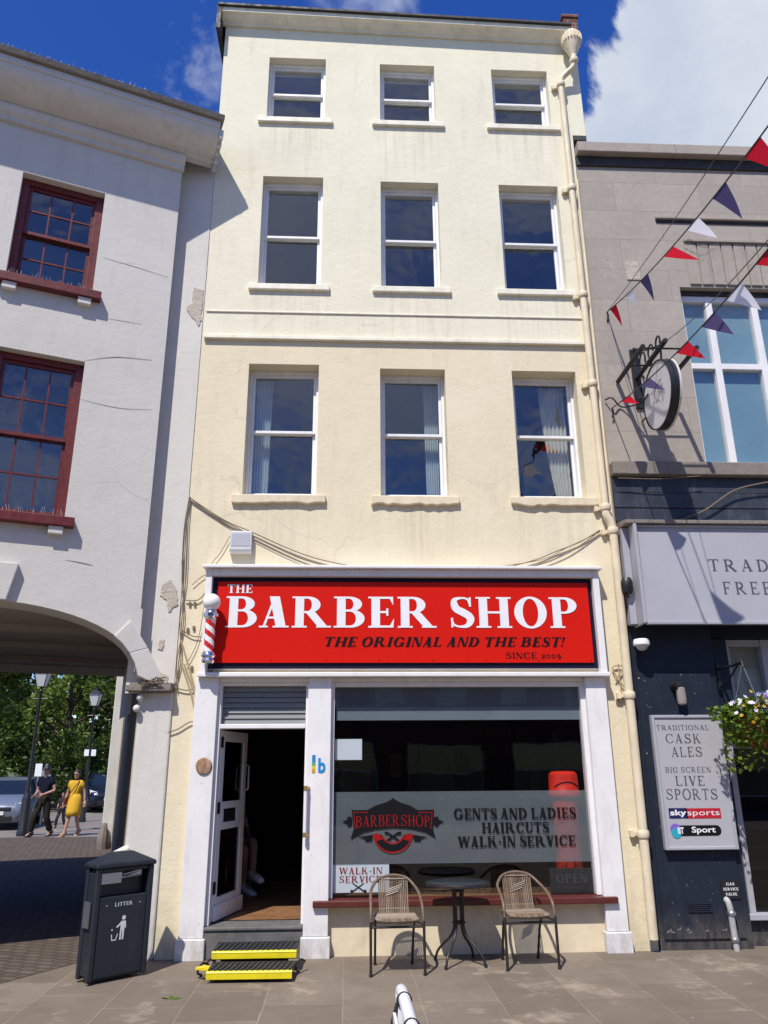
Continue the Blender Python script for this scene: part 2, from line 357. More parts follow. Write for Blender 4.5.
def wall_holes(mb, mp, u0, u1, z0, z1, holes, depth):
    us = sorted({u0, u1, *[h[0] for h in holes], *[h[1] for h in holes]}); zs = sorted({z0, z1, *[h[2] for h in holes], *[h[3] for h in holes]})
    us = [u for u in us if u0 <= u <= u1]; zs = [z for z in zs if z0 <= z <= z1]
    for a, b in zip(us, us[1:]):
        for c, d in zip(zs, zs[1:]):
            mu, mz = (a+b)/2, (c+d)/2
            if any(h[0] < mu < h[1] and h[2] < mz < h[3] for h in holes): continue
            mb.quad(mp(a, 0, c), mp(b, 0, c), mp(b, 0, d), mp(a, 0, d))
    for a, b, c, d in holes:
        mb.quad(mp(a, 0, c), mp(a, depth, c), mp(a, depth, d), mp(a, 0, d)); mb.quad(mp(b, 0, c), mp(b, 0, d), mp(b, depth, d), mp(b, depth, c))
        mb.quad(mp(a, 0, d), mp(a, depth, d), mp(b, depth, d), mp(b, 0, d)); mb.quad(mp(a, 0, c), mp(b, 0, c), mp(b, depth, c), mp(a, depth, c))
def smooth_pts(p, k=5):
    p = [Vector(q) for q in p]; out = []
    for i in range(len(p)-1):
        a, b, c, d = p[max(i-1, 0)], p[i], p[i+1], p[min(i+2, len(p)-1)]
        for j in range(k):
            t = j/k; out.append(.5*((2*b)+(c-a)*t+(2*a-5*b+4*c-d)*t*t+(3*b-a-3*c+d)*t**3))
    return out+[p[-1]]

# ------------------------------------------------------------------ lettering: a serif alphabet drawn from strokes
def rect(x0, y0, x1, y1): return [[(x0, y0), (x1, y0), (x1, y1), (x0, y1)]]
def arc(cx, cy, rx, ry, T, t, a0, a1, n=16):
    out = []
    for i in range(n):
        a, b = [math.radians(a0+(a1-a0)*k/n) for k in (i, i+1)]
        out.append([(cx+rx*math.cos(a), cy+ry*math.sin(a)), (cx+rx*math.cos(b), cy+ry*math.sin(b)),
                    (cx+(rx-T)*math.cos(b), cy+(ry-t)*math.sin(b)), (cx+(rx-T)*math.cos(a), cy+(ry-t)*math.sin(a))])
    return [[q for poly in [[o[0] for o in out]+[out[-1][1], out[-1][2]]+[o[3] for o in out[::-1]]] for q in poly]]
def stroke(pts, ws):
    P = smooth_pts([(x, y, w) for (x, y), w in zip(pts, ws)], 6); L, R = [], []
    for i, p in enumerate(P):
        t = P[min(i+1, len(P)-1)]-P[max(i-1, 0)]; t = Vector((t.x, t.y)).normalized(); n = Vector((-t.y, t.x))
        L.append((p.x+n.x*p.z/2, p.y+n.y*p.z/2)); R.append((p.x-n.x*p.z/2, p.y-n.y*p.z/2))
    return [L+R[::-1]]
def dg(x0, y0, x1, y1, w): return [[(x0, y0), (x0+w, y0), (x1+w, y1), (x1, y1)]]
def glyph(ch, T, t, so):
    sh = t*.8
    def stem(x, w=None, lo=True, hi=True, y0=0, y1=1):
        w = T if w is None else w; r = rect(x, y0, x+w, y1)
        if lo: r += rect(x-so, y0, x+w+so, y0+sh)
        if hi: r += rect(x-so, y1-sh, x+w+so, y1)
        return r
    def ser(x, w, y): return rect(x-so, y, x+w+so, y+sh)
    x = so
    if ch == 'I': return stem(x), T+2*so
    if ch == 'H': return stem(x)+stem(x+T+.34)+rect(x+T-.03, .5-t/2, x+T+.34, .5+t/2), 2*T+.34+2*so
    if ch == 'T':
        w = .46+T*1.4; c = w/2
        return stem(c-T/2, hi=False)+rect(0, 1-t, w, 1)+[[(0, 1), (t*.7, 1), (t*1.5, 1-t), (0, .74)]]+[[(w, 1), (w, .74), (w-t*1.5, 1-t), (w-t*.7, 1)]], w
    if ch in 'EFL':
        w = .36+T; r = stem(x, lo=True, hi=True)
        if ch != 'L': r += rect(x+T-.03, 1-t, x+w, 1)+[[(x+w, 1), (x+w, .72), (x+w-t*1.3, 1-t), (x+w-.1, 1)]]+rect(x+T-.03, .5-t/2, x+T+.2, .5+t/2)+rect(x+T+.17, .38, x+T+.17+t*.8, .62)
        if ch != 'F': r += rect(x+T-.03, 0, x+w, t)+[[(x+w, 0), (x+w+.02, .3), (x+w-t*1.3, t), (x+w-.1, 0)]]
        return r, w+so+.04
    if ch in 'PRB':
        r = stem(x, lo=True, hi=False)+rect(x-so, 1-sh, x+T, 1); cx = x+T+.1
        cy = .73 if ch != 'B' else .755
        ry = 1-cy; rx = .2+T*.62
        r += rect(x+T-.03, 1-t, cx, 1)+rect(x+T-.03, cy-ry, cx, cy-ry+t)+arc(cx, cy, rx, ry, T, t, -90, 90)
        if ch == 'P': return r, cx+rx+.02
        if ch == 'B':
            ry2 = (cy-ry+t)/2
            return r+rect(x+T-.03, 0, cx+.03, t)+arc(cx+.03, ry2, rx+.04, ry2, T, t, -90, 90), cx+rx+.09
        return r+dg(cx+.28+T*.1, 0, cx-.06, cy-ry+t*.5, T*1.12)+rect(cx+.24, 0, cx+.28+T*1.3+so*.6, sh), cx+.3+T*1.25+so*.4
    if ch == 'D':
        cx = x+T+.08; rx = .34+T*.5
        return stem(x, lo=False, hi=False)+rect(x-so, 0, x+T, sh)+rect(x-so, 1-sh, x+T, 1)+rect(x+T-.03, 1-t, cx, 1)+rect(x+T-.03, 0, cx, t)+arc(cx, .5, rx, .5, T, t, -90, 90, 24), cx+rx+.02
    if ch == 'O': return arc(.32+T*.55, .5, .32+T*.55, .52, T, t, 0, 180, 24)+arc(.32+T*.55, .5, .32+T*.55, .52, T, t, 180, 360, 24), .64+T*1.1
    if ch in 'CG':
        rx = .32+T*.5; r = arc(rx, .5, rx, .52, T, t, 42, 318, 28)
        r += rect(rx*1.62, .68, rx*1.62+t*.9, 1.0)
        if ch == 'C': return r+[[(rx*1.55, .14), (rx*1.75, .14), (rx*1.85, .27), (rx*1.78, .27)]], rx*1.9
        return r+rect(rx*1.45, .06, rx*1.45+T*.95, .46)+rect(rx*1.45-so, .46-sh, rx*1.45+T+so, .46), rx*1.45+T+so
    if ch == 'S':
        q = T/.2
        pts = [(.56, .74), (.49, .93), (.31, .985-t*.3), (.14, .90), (.11+T*.1, .74), (.2, .60), (.36, .50), (.52, .38), (.565, .24), (.48, .08), (.29, .015+t*.3), (.11, .10), (.045, .29)]
        return stroke(pts, [w if w < .09 else w*q for w in (.05, .06, max(t, .05), .12, .17, .19, .20, .19, .17, .12, max(t, .05), .06, .05)])+rect(.535, .68, .535+t*.8, .99)+rect(.03, .01, .03+t*.8, .32), .64
    if ch == 'A':
        w = .5+T*.9
        return dg(so*.6, 0, w/2-t*.2, 1, t)+dg(w-T*1.1-so*.4, 0, w/2-T*.55, 1, T*1.15)+rect(w*.22, .28, w*.75, .28+t)+ser(so*.6, t, 0)+ser(w-T*1.1-so*.4, T*1.1, 0), w+so*.6
    if ch == 'V':
        w = .5+T*.9
        return dg(w/2-T*.5, 0, so*.6, 1, T*1.15)+dg(w/2-t*.2, 0, w-t-so*.6, 1, t)+ser(so*.6, T*1.1, 1-sh)+ser(w-t-so*.6, t, 1-sh), w
    if ch == 'W':
        w = .86+T*1.4
        return dg(w*.26-T*.4, 0, so*.6, 1, T*1.1)+dg(w*.26, 0, w*.46, 1, t)+dg(w*.68-T*.4, 0, w*.42, 1, T*1.1)+dg(w*.68, 0, w-t-so, 1, t)+ser(so*.6, T, 1-sh)+ser(w-t-so, t, 1-sh)+rect(w*.42-so*.5, 1-sh, w*.46+T*.9, 1), w
    if ch == 'N':
        w = .48+T*.9
        return stem(x, t, True, False)+stem(x+w-t, t, False, True)+dg(x+w-T*1.0, 0, x-.02, 1, T*1.05)+rect(x-so, 1-sh, x+t, 1), w+2*so
    if ch == 'U':
        w = .42+T
        return stem(x, T, False, True, .3, 1)+stem(x+w-t, t, False, True, .3, 1)+arc(x+w/2, .31, w/2, .33, (T+t)/2, t*1.2, 180, 360, 18), w+2*so
    if ch == 'K':
        return stem(x)+dg(x+T, .38, x+T+.3, 1, t)+dg(x+T+.34-T*.2, 0, x+T+.08, .62, T*1.15)+ser(x+T+.3, t, 1-sh)+rect(x+T+.28-T*.2, 0, x+T+.44+T*.9, sh), x+2*T+.42
    if ch == '!': return [[(.06, .3), (.1, .3), (.1+T*.5, 1), (.06-T*.3, 1)]]+arc(.08, .1, .09, .09, .088, .088, 0, 360, 12), .2
    if ch == '-': return rect(.03, .36, .3, .36+t*1.5), .33
    if ch == '2': return stroke([(.08, .5), (.12, .66), (.27, .7), (.4, .6), (.36, .42), (.2, .2), (.06, .05)], [.1, .07, .06, .12, .13, .08, .05])+rect(.05, 0, .46, .1), .5
    if ch == '0': return arc(.23, .35, .23, .36, T*.75, t, 0, 180)+arc(.23, .35, .23, .36, T*.75, t, 180, 360), .48
    if ch == '9': return arc(.22, .45, .22, .26, T*.75, t, 0, 180)+arc(.22, .45, .22, .26, T*.75, t, 180, 360)+stroke([(.4, .45), (.4, .2), (.3, 0), (.12, -.2)], [.12, .13, .1, .04]), .48
    return [], .30
def text_polys(s, T=.2, t=.07, so=.07, gap=.10, space=.34):
    x = 0; polys = []
    for ch in s:
        if ch == ' ': x += space; continue
        g, w = glyph(ch, T, t, so)
        polys += [[(px+x, py) for px, py in p] for p in g]; x += w+gap
    return polys, x-gap
def put_text(mb, s, o, rt, up, width, height, T=.2, t=.07, so=.07, gap=.10, shear=0, eps=.00028, base=.003, space=.34, arch=0):
    """o: baseline start; rt/up unit vectors; letters stand off the surface by base along the outward normal"""
    polys, w = text_polys(s, T, t, so, gap, space)
    rt, up, o = Vector(rt), Vector(up), Vector(o); n = rt.cross(up)
    for i, p in enumerate(polys):
        off = base+eps*(i % 13)
        q = []
        for x, y in p:
            xx = (x+shear*y)/w*width; yy = y*height
            if arch: yy += arch*(1-((xx/width)*2-1)**2)
            q.append(o+rt*xx+up*yy+n*off)
        mb.add(q, [list(range(len(q)))])
def font_text(name, s, o, rt, up, width, height, mat, parent, bold=.0, base=.003):
    cu_ = bpy.data.curves.new(name, 'FONT'); cu_.body = s; cu_.offset = bold; cu_.resolution_u = 3
    ob = bpy.data.objects.new('tmp', cu_); COL.objects.link(ob)
    dgp = bpy.context.evaluated_depsgraph_get(); me = bpy.data.meshes.new_from_object(ob.evaluated_get(dgp)); bpy.data.objects.remove(ob)
    xs = [v.co.x for v in me.vertices]; ys = [v.co.y for v in me.vertices]
    x0, x1, y0, y1 = min(xs), max(xs), min(ys), max(ys)
    rt, up, o = Vector(rt), Vector(up), Vector(o); n = rt.cross(up); mb = MB()
    mb.add([o+rt*((v.co.x-x0)/(x1-x0)*width)+up*((v.co.y-y0)/(y1-y0)*height)+n*base for v in me.vertices], [list(p.vertices) for p in me.polygons])
    bpy.data.meshes.remove(me)
    return mb.build(name, mat, parent, recalc=False)
XR, ZU = (1, 0, 0), (0, 0, 1)
# ================================================================== SETTING
def sheet(name, poly, z, mat):
    mb = MB(); mb.quad(*[(x, y, z) for x, y in poly]); o = mb.build(name, mat); return struct(o)
sheet('ground', [(-400, -300), (400, -300), (400, 500), (-400, 500)], 0.0, M['asphalt'])
sheet('pavement', [(-2.45, -.02), (-2.95, -.85), (-6.5, -2.2), (-12, -4.3), (-12, -14), (14, -14), (14, 0.3), (-2.2, .3)], .004, M['slabs'])
sheet('passage_setts', [(-2.45, -.02), (-2.2, .3), (-2.3, 1), (-6.2, 14.5), (-9.8, 14.5), (-5.6, 1), (-12, -1.5), (-12, -4.3), (-6.5, -2.2), (-2.95, -.85)], .008, M['setts'])

# ================================================================== CREAM BUILDING
XL, XRR, TOP = -1.80, 3.05, 11.72
B = thing('cream_building', 'tall narrow four storey cream building with nine white sash windows above the red shop front', 'building', (.62, 2, 0))
COLS = [(-1.15, -.37), (.40, 1.16), (1.98, 2.77)]
ROWS = [(10.11, 11.06), (7.46, 9.04), (4.66, 6.26)]
DZ = [(.14, .085, .06), (.10, .065, .065), (.085, .05, .05)]
OPEN = [[(a-((.06, .03, 0)[ci] if ri == 2 else .01), b, c, d+DZ[ri][ci]) for ci, (a, b) in enumerate(COLS)] for ri, (c, d) in enumerate(ROWS)]
holes = [q for row in OPEN for q in row]
TILT = Matrix(((1, 0, 0, 0), (0, 1, 0, 0), (-.026, 0, 1, -.026*1.8), (0, 0, 0, 1)))   # the old parapet drops toward the right
SHOP = (-1.34, 2.54, .0, 2.625)
mb = MB(); idm = lambda u, d, z: (u, d, z)
wall_holes(mb, idm, XL, XRR, 0, TOP+.05, holes+[SHOP], .30)
mb.quad((XL, 0, 0), (XL, 0, TOP+.05), (XL, 8, TOP+.05), (XL, 8, 0)); mb.quad((XRR, 0, 0), (XRR, 8, 0), (XRR, 8, TOP+.05), (XRR, 0, TOP+.05))
mb.quad((XL, 8, 0), (XL, 8, TOP+.05), (XRR, 8, TOP+.05), (XRR, 8, 0))
mb.build('wall', M['cream'], B)
mb = MB(); mb.box(XRR, 3.235, .0, 3.2, 9.98, TOP+.02); mb.build('party_wall', M['cream'], B)
mb = MB(); mb.box(XRR+.002, 3.24, -.004, 3.2, 9.90, 9.978); mb.build('flashing', M['lead'], B)
mb = MB(); mb.X = TILT; mb.box(XL-.05, 3.2, -.1, 8.0, TOP+.12, TOP+.17); mb.build('roof', M['slate'], B)
# parapet moulding + dark coping
mb = MB(); mb.X = TILT; prof = [(0, .02), (-.04, .02), (-.04, .05), (-.09, .075), (-.12, .105), (-.17, .12), (-.17, .19), (0, .19)]
mb.prism([(XL-.04, y, TOP+z) for y, z in prof], (3.12-XL+.04, 0, 0)); mb.build('cornice', M['cream_upper_trim'], B)
mb = MB(); mb.X = TILT; mb.box(XL-.09, 3.13, -.21, .3, TOP+.192, TOP+.225)
mb.box(XL-.10, XL-.04, -.19, 1.6, TOP-.22, TOP+.19); mb.build('coping', M['lead'], B)
mb = MB(); za, zb_ = FZ(570, 25, .06), FZ(570, 14, .04); xa, xb = FX(563, 20, .06), FX(577, 20, .06); mb.box(xa, xb, .06, .5, TOP+.03, zb_-.05); mb.box(xa-.02, xb+.02, .04, .52, zb_-.05, zb_); mb.build('chimney', M['brickred'], B)
mb = MB(); mb.box(XL+.03, 2.925, -.05, 0, 6.665, 6.715); mb.box(XL+.03, 2.925, -.016, 0, 7.052, 7.075)
mb.build('band_course', M['cream_upper_trim'], B, bevel=.006)
# inside: floors and dim rooms behind the sashes
mb = MB()
for z0, z1 in ((2.9, 4.3), (4.32, 6.6), (7.2, 9.3), (9.9, 11.3)):
    if z0 < 3: continue
    x0, x1, y0, y1 = XL+.06, XRR-.06, .305, 5
    mb.quad((x0, y1, z0), (x1, y1, z0), (x1, y1, z1), (x0, y1, z1)); mb.quad((x0, y0, z0), (x1, y0, z0), (x1, y1, z0), (x0, y1, z0))
    mb.quad((x0, y0, z1), (x1, y0, z1), (x1, y1, z1), (x0, y1, z1)); mb.quad((x0, y0, z0), (x0, y1, z0), (x0, y1, z1), (x0, y0, z1)); mb.quad((x1, y0, z0), (x1, y1, z0), (x1, y1, z1), (x1, y0, z1))
mb.build('room_lining', M['interior'], B)
rs = random.Random(3)
for ri in range(3):
    for ci in range(3):
        x0, x1, z0, z1 = OPEN[ri][ci]
        tl = (.11, .125, .17)[ri]; w = MB()                                      # box frame
        w.box(x0, x0+.033, tl, .29, z0, z1); w.box(x1-.033, x1, tl, .29, z0, z1); w.box(x0+.033, x1-.033, tl, .29, z1-.04, z1); w.box(x0+.033, x1-.033, tl-.02, .29, z0, z0+.035)
        W = w.build('window', M['upvc'], B, bevel=.004)
        zm = z0+(z1-z0)*(.52 if ri != 1 else .5)
        a, b = x0+.034, x1-.034
        for nm, lo, hi, y, br in (('upper_sash', zm-.02, z1-.041, tl+.025, .035), ('lower_sash', z0+.036, zm+.022, tl+.066, .07)):
            s = MB(); st = .033
            s.box(a, a+st, y, y+.038, lo, hi); s.box(b-st, b, y, y+.038, lo, hi); s.box(a+st, b-st, y, y+.038, hi-.045, hi); s.box(a+st, b-st, y, y+.038, lo, lo+br)
            s.build(nm, M['upvc'], W, bevel=.004)
            g = MB(); yy = y+.02; j = [rs.uniform(-.009, .009) for _ in range(3)]; g.quad((a+st-.004, yy+j[0], lo+br-.004), (b-st+.004, yy+j[1], lo+br-.004), (b-st+.004, yy+j[1]+j[2], hi-.041), (a+st-.004, yy+j[0]+j[2], hi-.041)); g.build('pane', M['glass'], W)
        s = MB()
        ov = .11
        if ri == 2:                                             # the lowest sills are chipped along the lower edge
            n = 16; top = z0-.005; L = x0-ov; Wd = x1-x0+2*ov; low = [z0-.105+rs.uniform(-.012, .014) for _ in range(n+1)]
            if ci == 2: low[0] += .03; low[1] += .02
            poly = [(L, -.05, top), (L+Wd, -.05, top)]+[(L+Wd*k/n, -.05, low[k]) for k in range(n, -1, -1)]
            s.prism(poly, (0, .05+tl-.003, 0))
        else: s.box(x0-ov, x1+ov, -.045, tl-.003, z0-.085, z0-.004)
        s.build('sill', M['cream_trim'] if ri == 2 else M['cream_upper_trim'], W, bevel=.008)
        if ri == 2:                                             # curtains and linings seen through the glass
            c = MB()
            def drape(xt0, xt1, xb0, xb1, zt, zb, y, curve=0):
                n = 18
                for k in range(n):
                    rows = []
                    for j in range(11):
                        f = j/10; q = f**1.6 if curve else f
                        xa = xt0+(xb0-xt0)*q; xb_ = xt1+(xb1-xt1)*q
                        rows.append([(xa+(xb_-xa)*(k+e)/n, y+.018*math.sin((k+e)*2.1), zt+(zb-zt)*f) for e in (0, 1)])
                    for j in range(10): c.quad(rows[j][0], rows[j][1], rows[j+1][1], rows[j+1][0])
            if ci == 0: drape(x0+.06, x0+.26, x0+.06, x0+.25, z1-.05, z0+.03, .36)
            if ci == 1: drape(x1-.24, x1-.06, x1-.22, x1-.06, z1-.05, z0+.03, .36)
            if ci == 2: drape(x0+.40, x1-.06, x1-.24, x1-.06, z1-.05, z0+.03, .36, 1)
            c.build('curtain', M['curtain'] if ci == 2 else M['lining'], W, smooth='all', recalc=False)
# rainwater pipe
D = MB(); D.X = Matrix.Translation((0, 0, -.10))
D.lathe([(.0, 11.32), (.045, 11.33), (.075, 11.42), (.115, 11.52), (.135, 11.62), (.135, 11.69), (.105, 11.74), (.06, 11.77)], (3.12, -.16, 0), 20)
for k in range(20):
    w = 2*PI*k/20; D.box(3.12+.133*math.cos(w)-.010, 3.12+.133*math.cos(w)+.010, -.16+.133*math.sin(w)-.010, -.16+.133*math.sin(w)+.010, 11.57, 11.68)
head = None
dp = MB()
dp.tube(smooth_pts([(3.12, -.17, 11.24), (3.12, -.17, 11.14), (3.1, -.15, 11.04), (3.0, -.11, 10.95), (2.93, -.09, 10.84), (2.925, -.09, 10.5)], 5)+[Vector((2.94, -.09, 4.5))], .042, 10)
dp.tube(smooth_pts([(2.94, -.09, 4.5), (2.945, -.09, 4.42), (2.985, -.09, 4.33), (3.0, -.09, 4.22)], 4)+[Vector((2.975, -.09, .12))], .047, 10)
DP = dp.build('downpipe', M['cream_trim'], B, smooth=True)
D.build('rainwater_head', M['cream_trim'], DP, smooth=True)
for i, (x, z) in enumerate(((3.12, 11.14), (2.925, 10.78), (2.93, 9.0), (2.933, 7.35), (2.937, 6.1), (2.94, 4.52), (3.0, 4.24), (2.99, 2.42), (2.98, 1.06))):
    c = MB(); y = -.17 if i == 0 else -.09; c.lathe([(.056, -.035), (.062, -.02), (.062, .02), (.056, .035)], (x, y, z), 14)
    if i: c.box(x-.10, x+.03, -.05, -.004, z-.018, z+.018); c.box(x-.115, x-.075, -.055, 0, z-.03, z+.03)
    c.build('pipe_collar', M['cream_trim'], DP, smooth=True)
c = MB(); c.tube([(3.035, -.03, 9.2), (3.03, -.03, 4.3), (3.04, -.03, 2.6)], .018, 6); c.build('waste_pipe', M['cream_trim'], B, smooth=True)

# ---- shop front
YF = -.10
f = MB(); f.box(-1.53, -1.46, YF-.03, 0, 2.66, 3.765); f.box(2.70, 2.77, YF-.03, 0, 2.66, 3.765); f.box(-1.46, 2.70, YF-.03, 0, 3.69, 3.765); f.box(-1.46, 2.70, YF+.06, 0, 2.70, 3.69)
f.box(-1.56, 2.80, YF-.09, 0, 3.767, 3.80)
f.build('fascia_frame', M['white_gloss'], B, bevel=.006)
f = MB(); f.box(-1.55, 2.79, YF-.05, 0, 2.612, 2.658); f.box(-1.335, 2.535, -.03, .14, 2.572, 2.610); f.build('fascia_ledge', M['white_gloss'], B, bevel=.008)
for x0, x1 in ((-1.57, -1.335), (-.40, -.16), (2.535, 2.75)):
    p = MB(); p.box(x0, x1, -.075, .10, .19, 2.610); P = p.build('pilaster', M['white_gloss'], B, bevel=.006)
    q = MB(); q.box(x0-.02, x1+.02, -.10, .10, 0, .188); q.build('plinth', M['white_gloss'], P, bevel=.01)
# window bay
sr = MB(); sr.box(-.16, 2.535, .0, .12, 0, .425); sr.build('stall_riser', M['cream_trim'], B)
sl = MB(); sl.box(-.31, 2.66, -.12, .10, .44, .498); sl.build('window_ledge', M['sill_red'], B, bevel=.008)
wf = MB(); wx0, wx1, wz0, wz1 = -.16, 2.535, .502, 2.571
wf.box(wx0, wx0+.035, -.01, .10, wz0, wz1); wf.box(wx1-.05, wx1, -.01, .10, wz0, wz1); wf.box(wx0+.035, wx1-.05, -.005, .10, wz1-.05, wz1); pass
SW = wf.build('shop_window', M['white_gloss'], B, bevel=.005)
gx0, gx1, gz0, gz1 = wx0+.03, wx1-.045, wz0-.001, wz1-.045; gy = .05
g = MB(); g.quad((gx0, gy, gz0), (gx1, gy, gz0), (gx1, gy, gz1), (gx0, gy, gz1)); g.build('pane', M['shop_glass'], SW)
fy = gy+.006
g = MB(); g.quad((gx0, fy, .80), (gx1, fy, .80), (gx1, fy, 1.475), (gx0, fy, 1.475)); g.build('frosted_band', M['film'], SW)
g = MB(); zt = FZ(450, 707, fy); zb = FZ(450, 720, fy)
g.quad((gx0, fy, zt), (gx1, fy, zt), (gx1, fy, gz1), (gx0, fy, gz1)); g.build('tinted_top_band', M['film_dark'], SW)
g = MB(); g.quad((gx0+.02, fy+.002, zb), (gx1, fy+.002, zb), (gx1, fy+.002, zt), (gx0+.02, fy+.002, zt)); g.build('pale_stripe', M['film_light'], SW)
ly = gy-.003
L = MB()
for s, xa, xb, yb, yt in (('GENTS AND LADIES', 454, 576, 819, 808.5), ('HAIRCUTS', 482, 549, 833, 822.5), ('WALK-IN SERVICE', 458, 576, 847, 836.5)):
    o = at(xa, yb, ly); e = at(xb, yb, ly)
    put_text(L, s, (o.x, ly, o.z), XR, ZU, e.x-o.x, FZ(xa, yt, ly)-o.z, T=.25, t=.10, so=.07, gap=.09, base=.001)
L.build('lettering', M['letter_black'], SW, recalc=False)
# emblem: black banner with red letters, crossed razors, red ribbon
def W2(px, py): p = at(330+px/5.486, 780+py/5.486, ly); return p
def flat_poly(mb, pts, off): mb.add([(p.x, ly-off, p.z) for p in [W2(*q) for q in pts]], [list(range(len(pts)))])
E1 = MB()
top = [(118, 165), (205, 165), (250, 140), (300, 125), (335, 108), (345, 96), (357, 108), (390, 125), (440, 140), (480, 165), (570, 162)]
bot = [(565, 270), (580, 320), (520, 285), (440, 268), (345, 262), (250, 272), (180, 290), (112, 325), (130, 270)]
flat_poly(E1, top+bot, .001)
for s_ in (1, -1):
    cx = 345
    def mir(p): return (cx+s_*(p[0]-cx), p[1])
    flat_poly(E1, [mir(q) for q in [(570, 205), (590, 198), (600, 220), (625, 228), (600, 236), (590, 258), (570, 250)]], .001)
    flat_poly(E1, [mir(q) for q in [(300, 335), (372, 285), (392, 282), (388, 300), (372, 298), (312, 340)]], .0012+.0004*s_)
    flat_poly(E1, [mir(q) for q in [(455, 300), (500, 308), (540, 312), (500, 322), (495, 338), (460, 335)]], .001)
E1.build('emblem_banner', M['letter_black'], SW, recalc=False)
E2 = MB()
def band(c, r0, r1, a0, a1, n, off, ry=1):
    P = [(c[0]+r1*math.cos(a0+(a1-a0)*k/n), c[1]+r1*ry*math.sin(a0+(a1-a0)*k/n)) for k in range(n+1)]+[(c[0]+r0*math.cos(a0+(a1-a0)*k/n), c[1]+r0*ry*math.sin(a0+(a1-a0)*k/n)) for k in range(n, -1, -1)]
    flat_poly(E2, P, off)
band((345, 285), 103, 111, .15, PI-.15, 20, .002, 1.05); band((345, 285), 58, 66, .3, PI-.3, 20, .002)
flat_poly(E2, [(232, 297), (265, 292), (290, 325), (255, 335)], .0021); flat_poly(E2, [(458, 297), (425, 292), (400, 325), (435, 335)], .0021)
a = W2(142, 262); b = W2(548, 262)
put_text(E2, 'BARBERSHOP', (a.x, ly, a.z), XR, ZU, b.x-a.x, W2(142, 200).z-a.z, T=.10, t=.05, so=.05, gap=.13, base=.002, arch=.012)
for q in ([(128, 176), (206, 176), (206, 180), (128, 180)], [(484, 176), (562, 176), (562, 180), (484, 180)], [(128, 180), (132, 180), (140, 268), (136, 268)], [(558, 180), (562, 180), (555, 268), (551, 268)]): flat_poly(E2, q, .0021)
E2.build('emblem_lettering', M['letter_red'], SW, recalc=False)
E3 = MB(); _E2 = E2; E2 = E3; band((345, 285), 66, 103, .2, PI-.2, 20, .0015, 1.03); E3.build('emblem_ribbon', M['letter_black'], SW, recalc=False)

# doorway
fr = MB(); dz = .285; dx0, dx1 = -1.30, -.425; dh = 2.10
fr.box(-1.335, dx0, -.02, .14, dz, 2.571); fr.box(dx1, -.40, -.02, .14, dz, 2.571); fr.box(dx0, dx1, -.03, .14, dh, dh+.045); fr.box(dx0, dx1, 0, .14, 2.535, 2.571)
DF = fr.build('door_frame', M['white_gloss'], B, bevel=.005)
t = MB()
n = 7
for k in range(n):
    z0 = dh+.05+(2.532-dh-.05)*k/n; z1 = dh+.05+(2.532-dh-.05)*(k+1)/n
    t.prism([(dx0+.002, .05, z0), (dx0+.002, .06, z0), (dx0+.002, .075, z1-.004), (dx0+.002, .065, z1-.004)], (dx1-dx0-.004, 0, 0))
t.build('transom_shutter', M['film_solid'] if 'film_solid' in M else flat('grey_slats', (.17, .185, .19), .55), DF)
st = MB(); st.box(-1.335, -.40, -.06, .30, 0, .245); st.box(-1.335, -.40, -.075, .30, .247, .283); st.build('doorstep', M['step_stone'], B, bevel=.012)
# door leaf, swung inwards
ang = math.radians(76); X = Matrix.Translation((dx0+.005, .12, dz+.012))@Matrix.Rotation(ang, 4, 'Z')
LW, LH = .75, dh-dz-.02
d = MB(); d.X = X; th = .042
d.box(0, .10, 0, th, 0, LH); d.box(LW-.10, LW, 0, th, 0, LH); d.box(.10, LW-.10, 0, th, 0, .20); d.box(.10, LW-.10, 0, th, LH-.11, LH); d.box(.10, LW-.10, 0, th, .82, .89); d.box(.10, LW-.10, 0, th, 1.02, 1.09); d.box(.10, .16, 0, th, .89, 1.02); d.box(LW-.24, LW-.10, 0, th, .89, 1.02)
d.box(.0, LW, -.025, -.001, .0, .14)
DL = d.build('door', M['white_gloss'], B, bevel=.005)
for z0, z1 in ((.20, .82), (1.09, LH-.11)):
    g = MB(); g.X = X; g.quad((.10, .02, z0), (LW-.10, .02, z0), (LW-.10, .02, z1), (.10, .02, z1)); g.build('pane', M['tint'], DL)
g = MB(); g.X = X; g.box(.16, LW-.24, .01, .03, .89, 1.02); g.build('letterbox', M['black'], DL)
g = MB(); g.X = X
g.tube([(LW-.06, .0, 1.18), (LW-.06, -.05, 1.2), (LW-.06, -.05, 1.44), (LW-.06, 0, 1.46)], .012, 8); g.build('handle', M['steel'], DL, smooth=True)
for z in (.24, .98, 1.62):
    g = MB(); g.X = X; g.box(-.018, .03, -.012, .0, z, z+.11); g.build('hinge', M['black'], DL)
# grab handle on the right jamb
hx = -.40; g = MB(); z0, z1 = FZ(303, 835, -.1), FZ(303, 788, -.1)
g.tube([(hx, -.13, z0+.02), (hx, -.13, z1-.02)], .018, 10); G_ = g.build('grab_handle', M['white_gloss'], B, smooth=True)
for z in (z0, z1):
    g = MB(); g.tube([(hx, -.13, z-.02 if z == z0 else z+.02), (hx, -.13, z+.025 if z == z0 else z-.025)], .021, 10); g.tube([(hx+.03, -.065, z), (hx, -.13, z)], .017, 8); g.build('handle_end', M['brass'], G_, smooth=True)
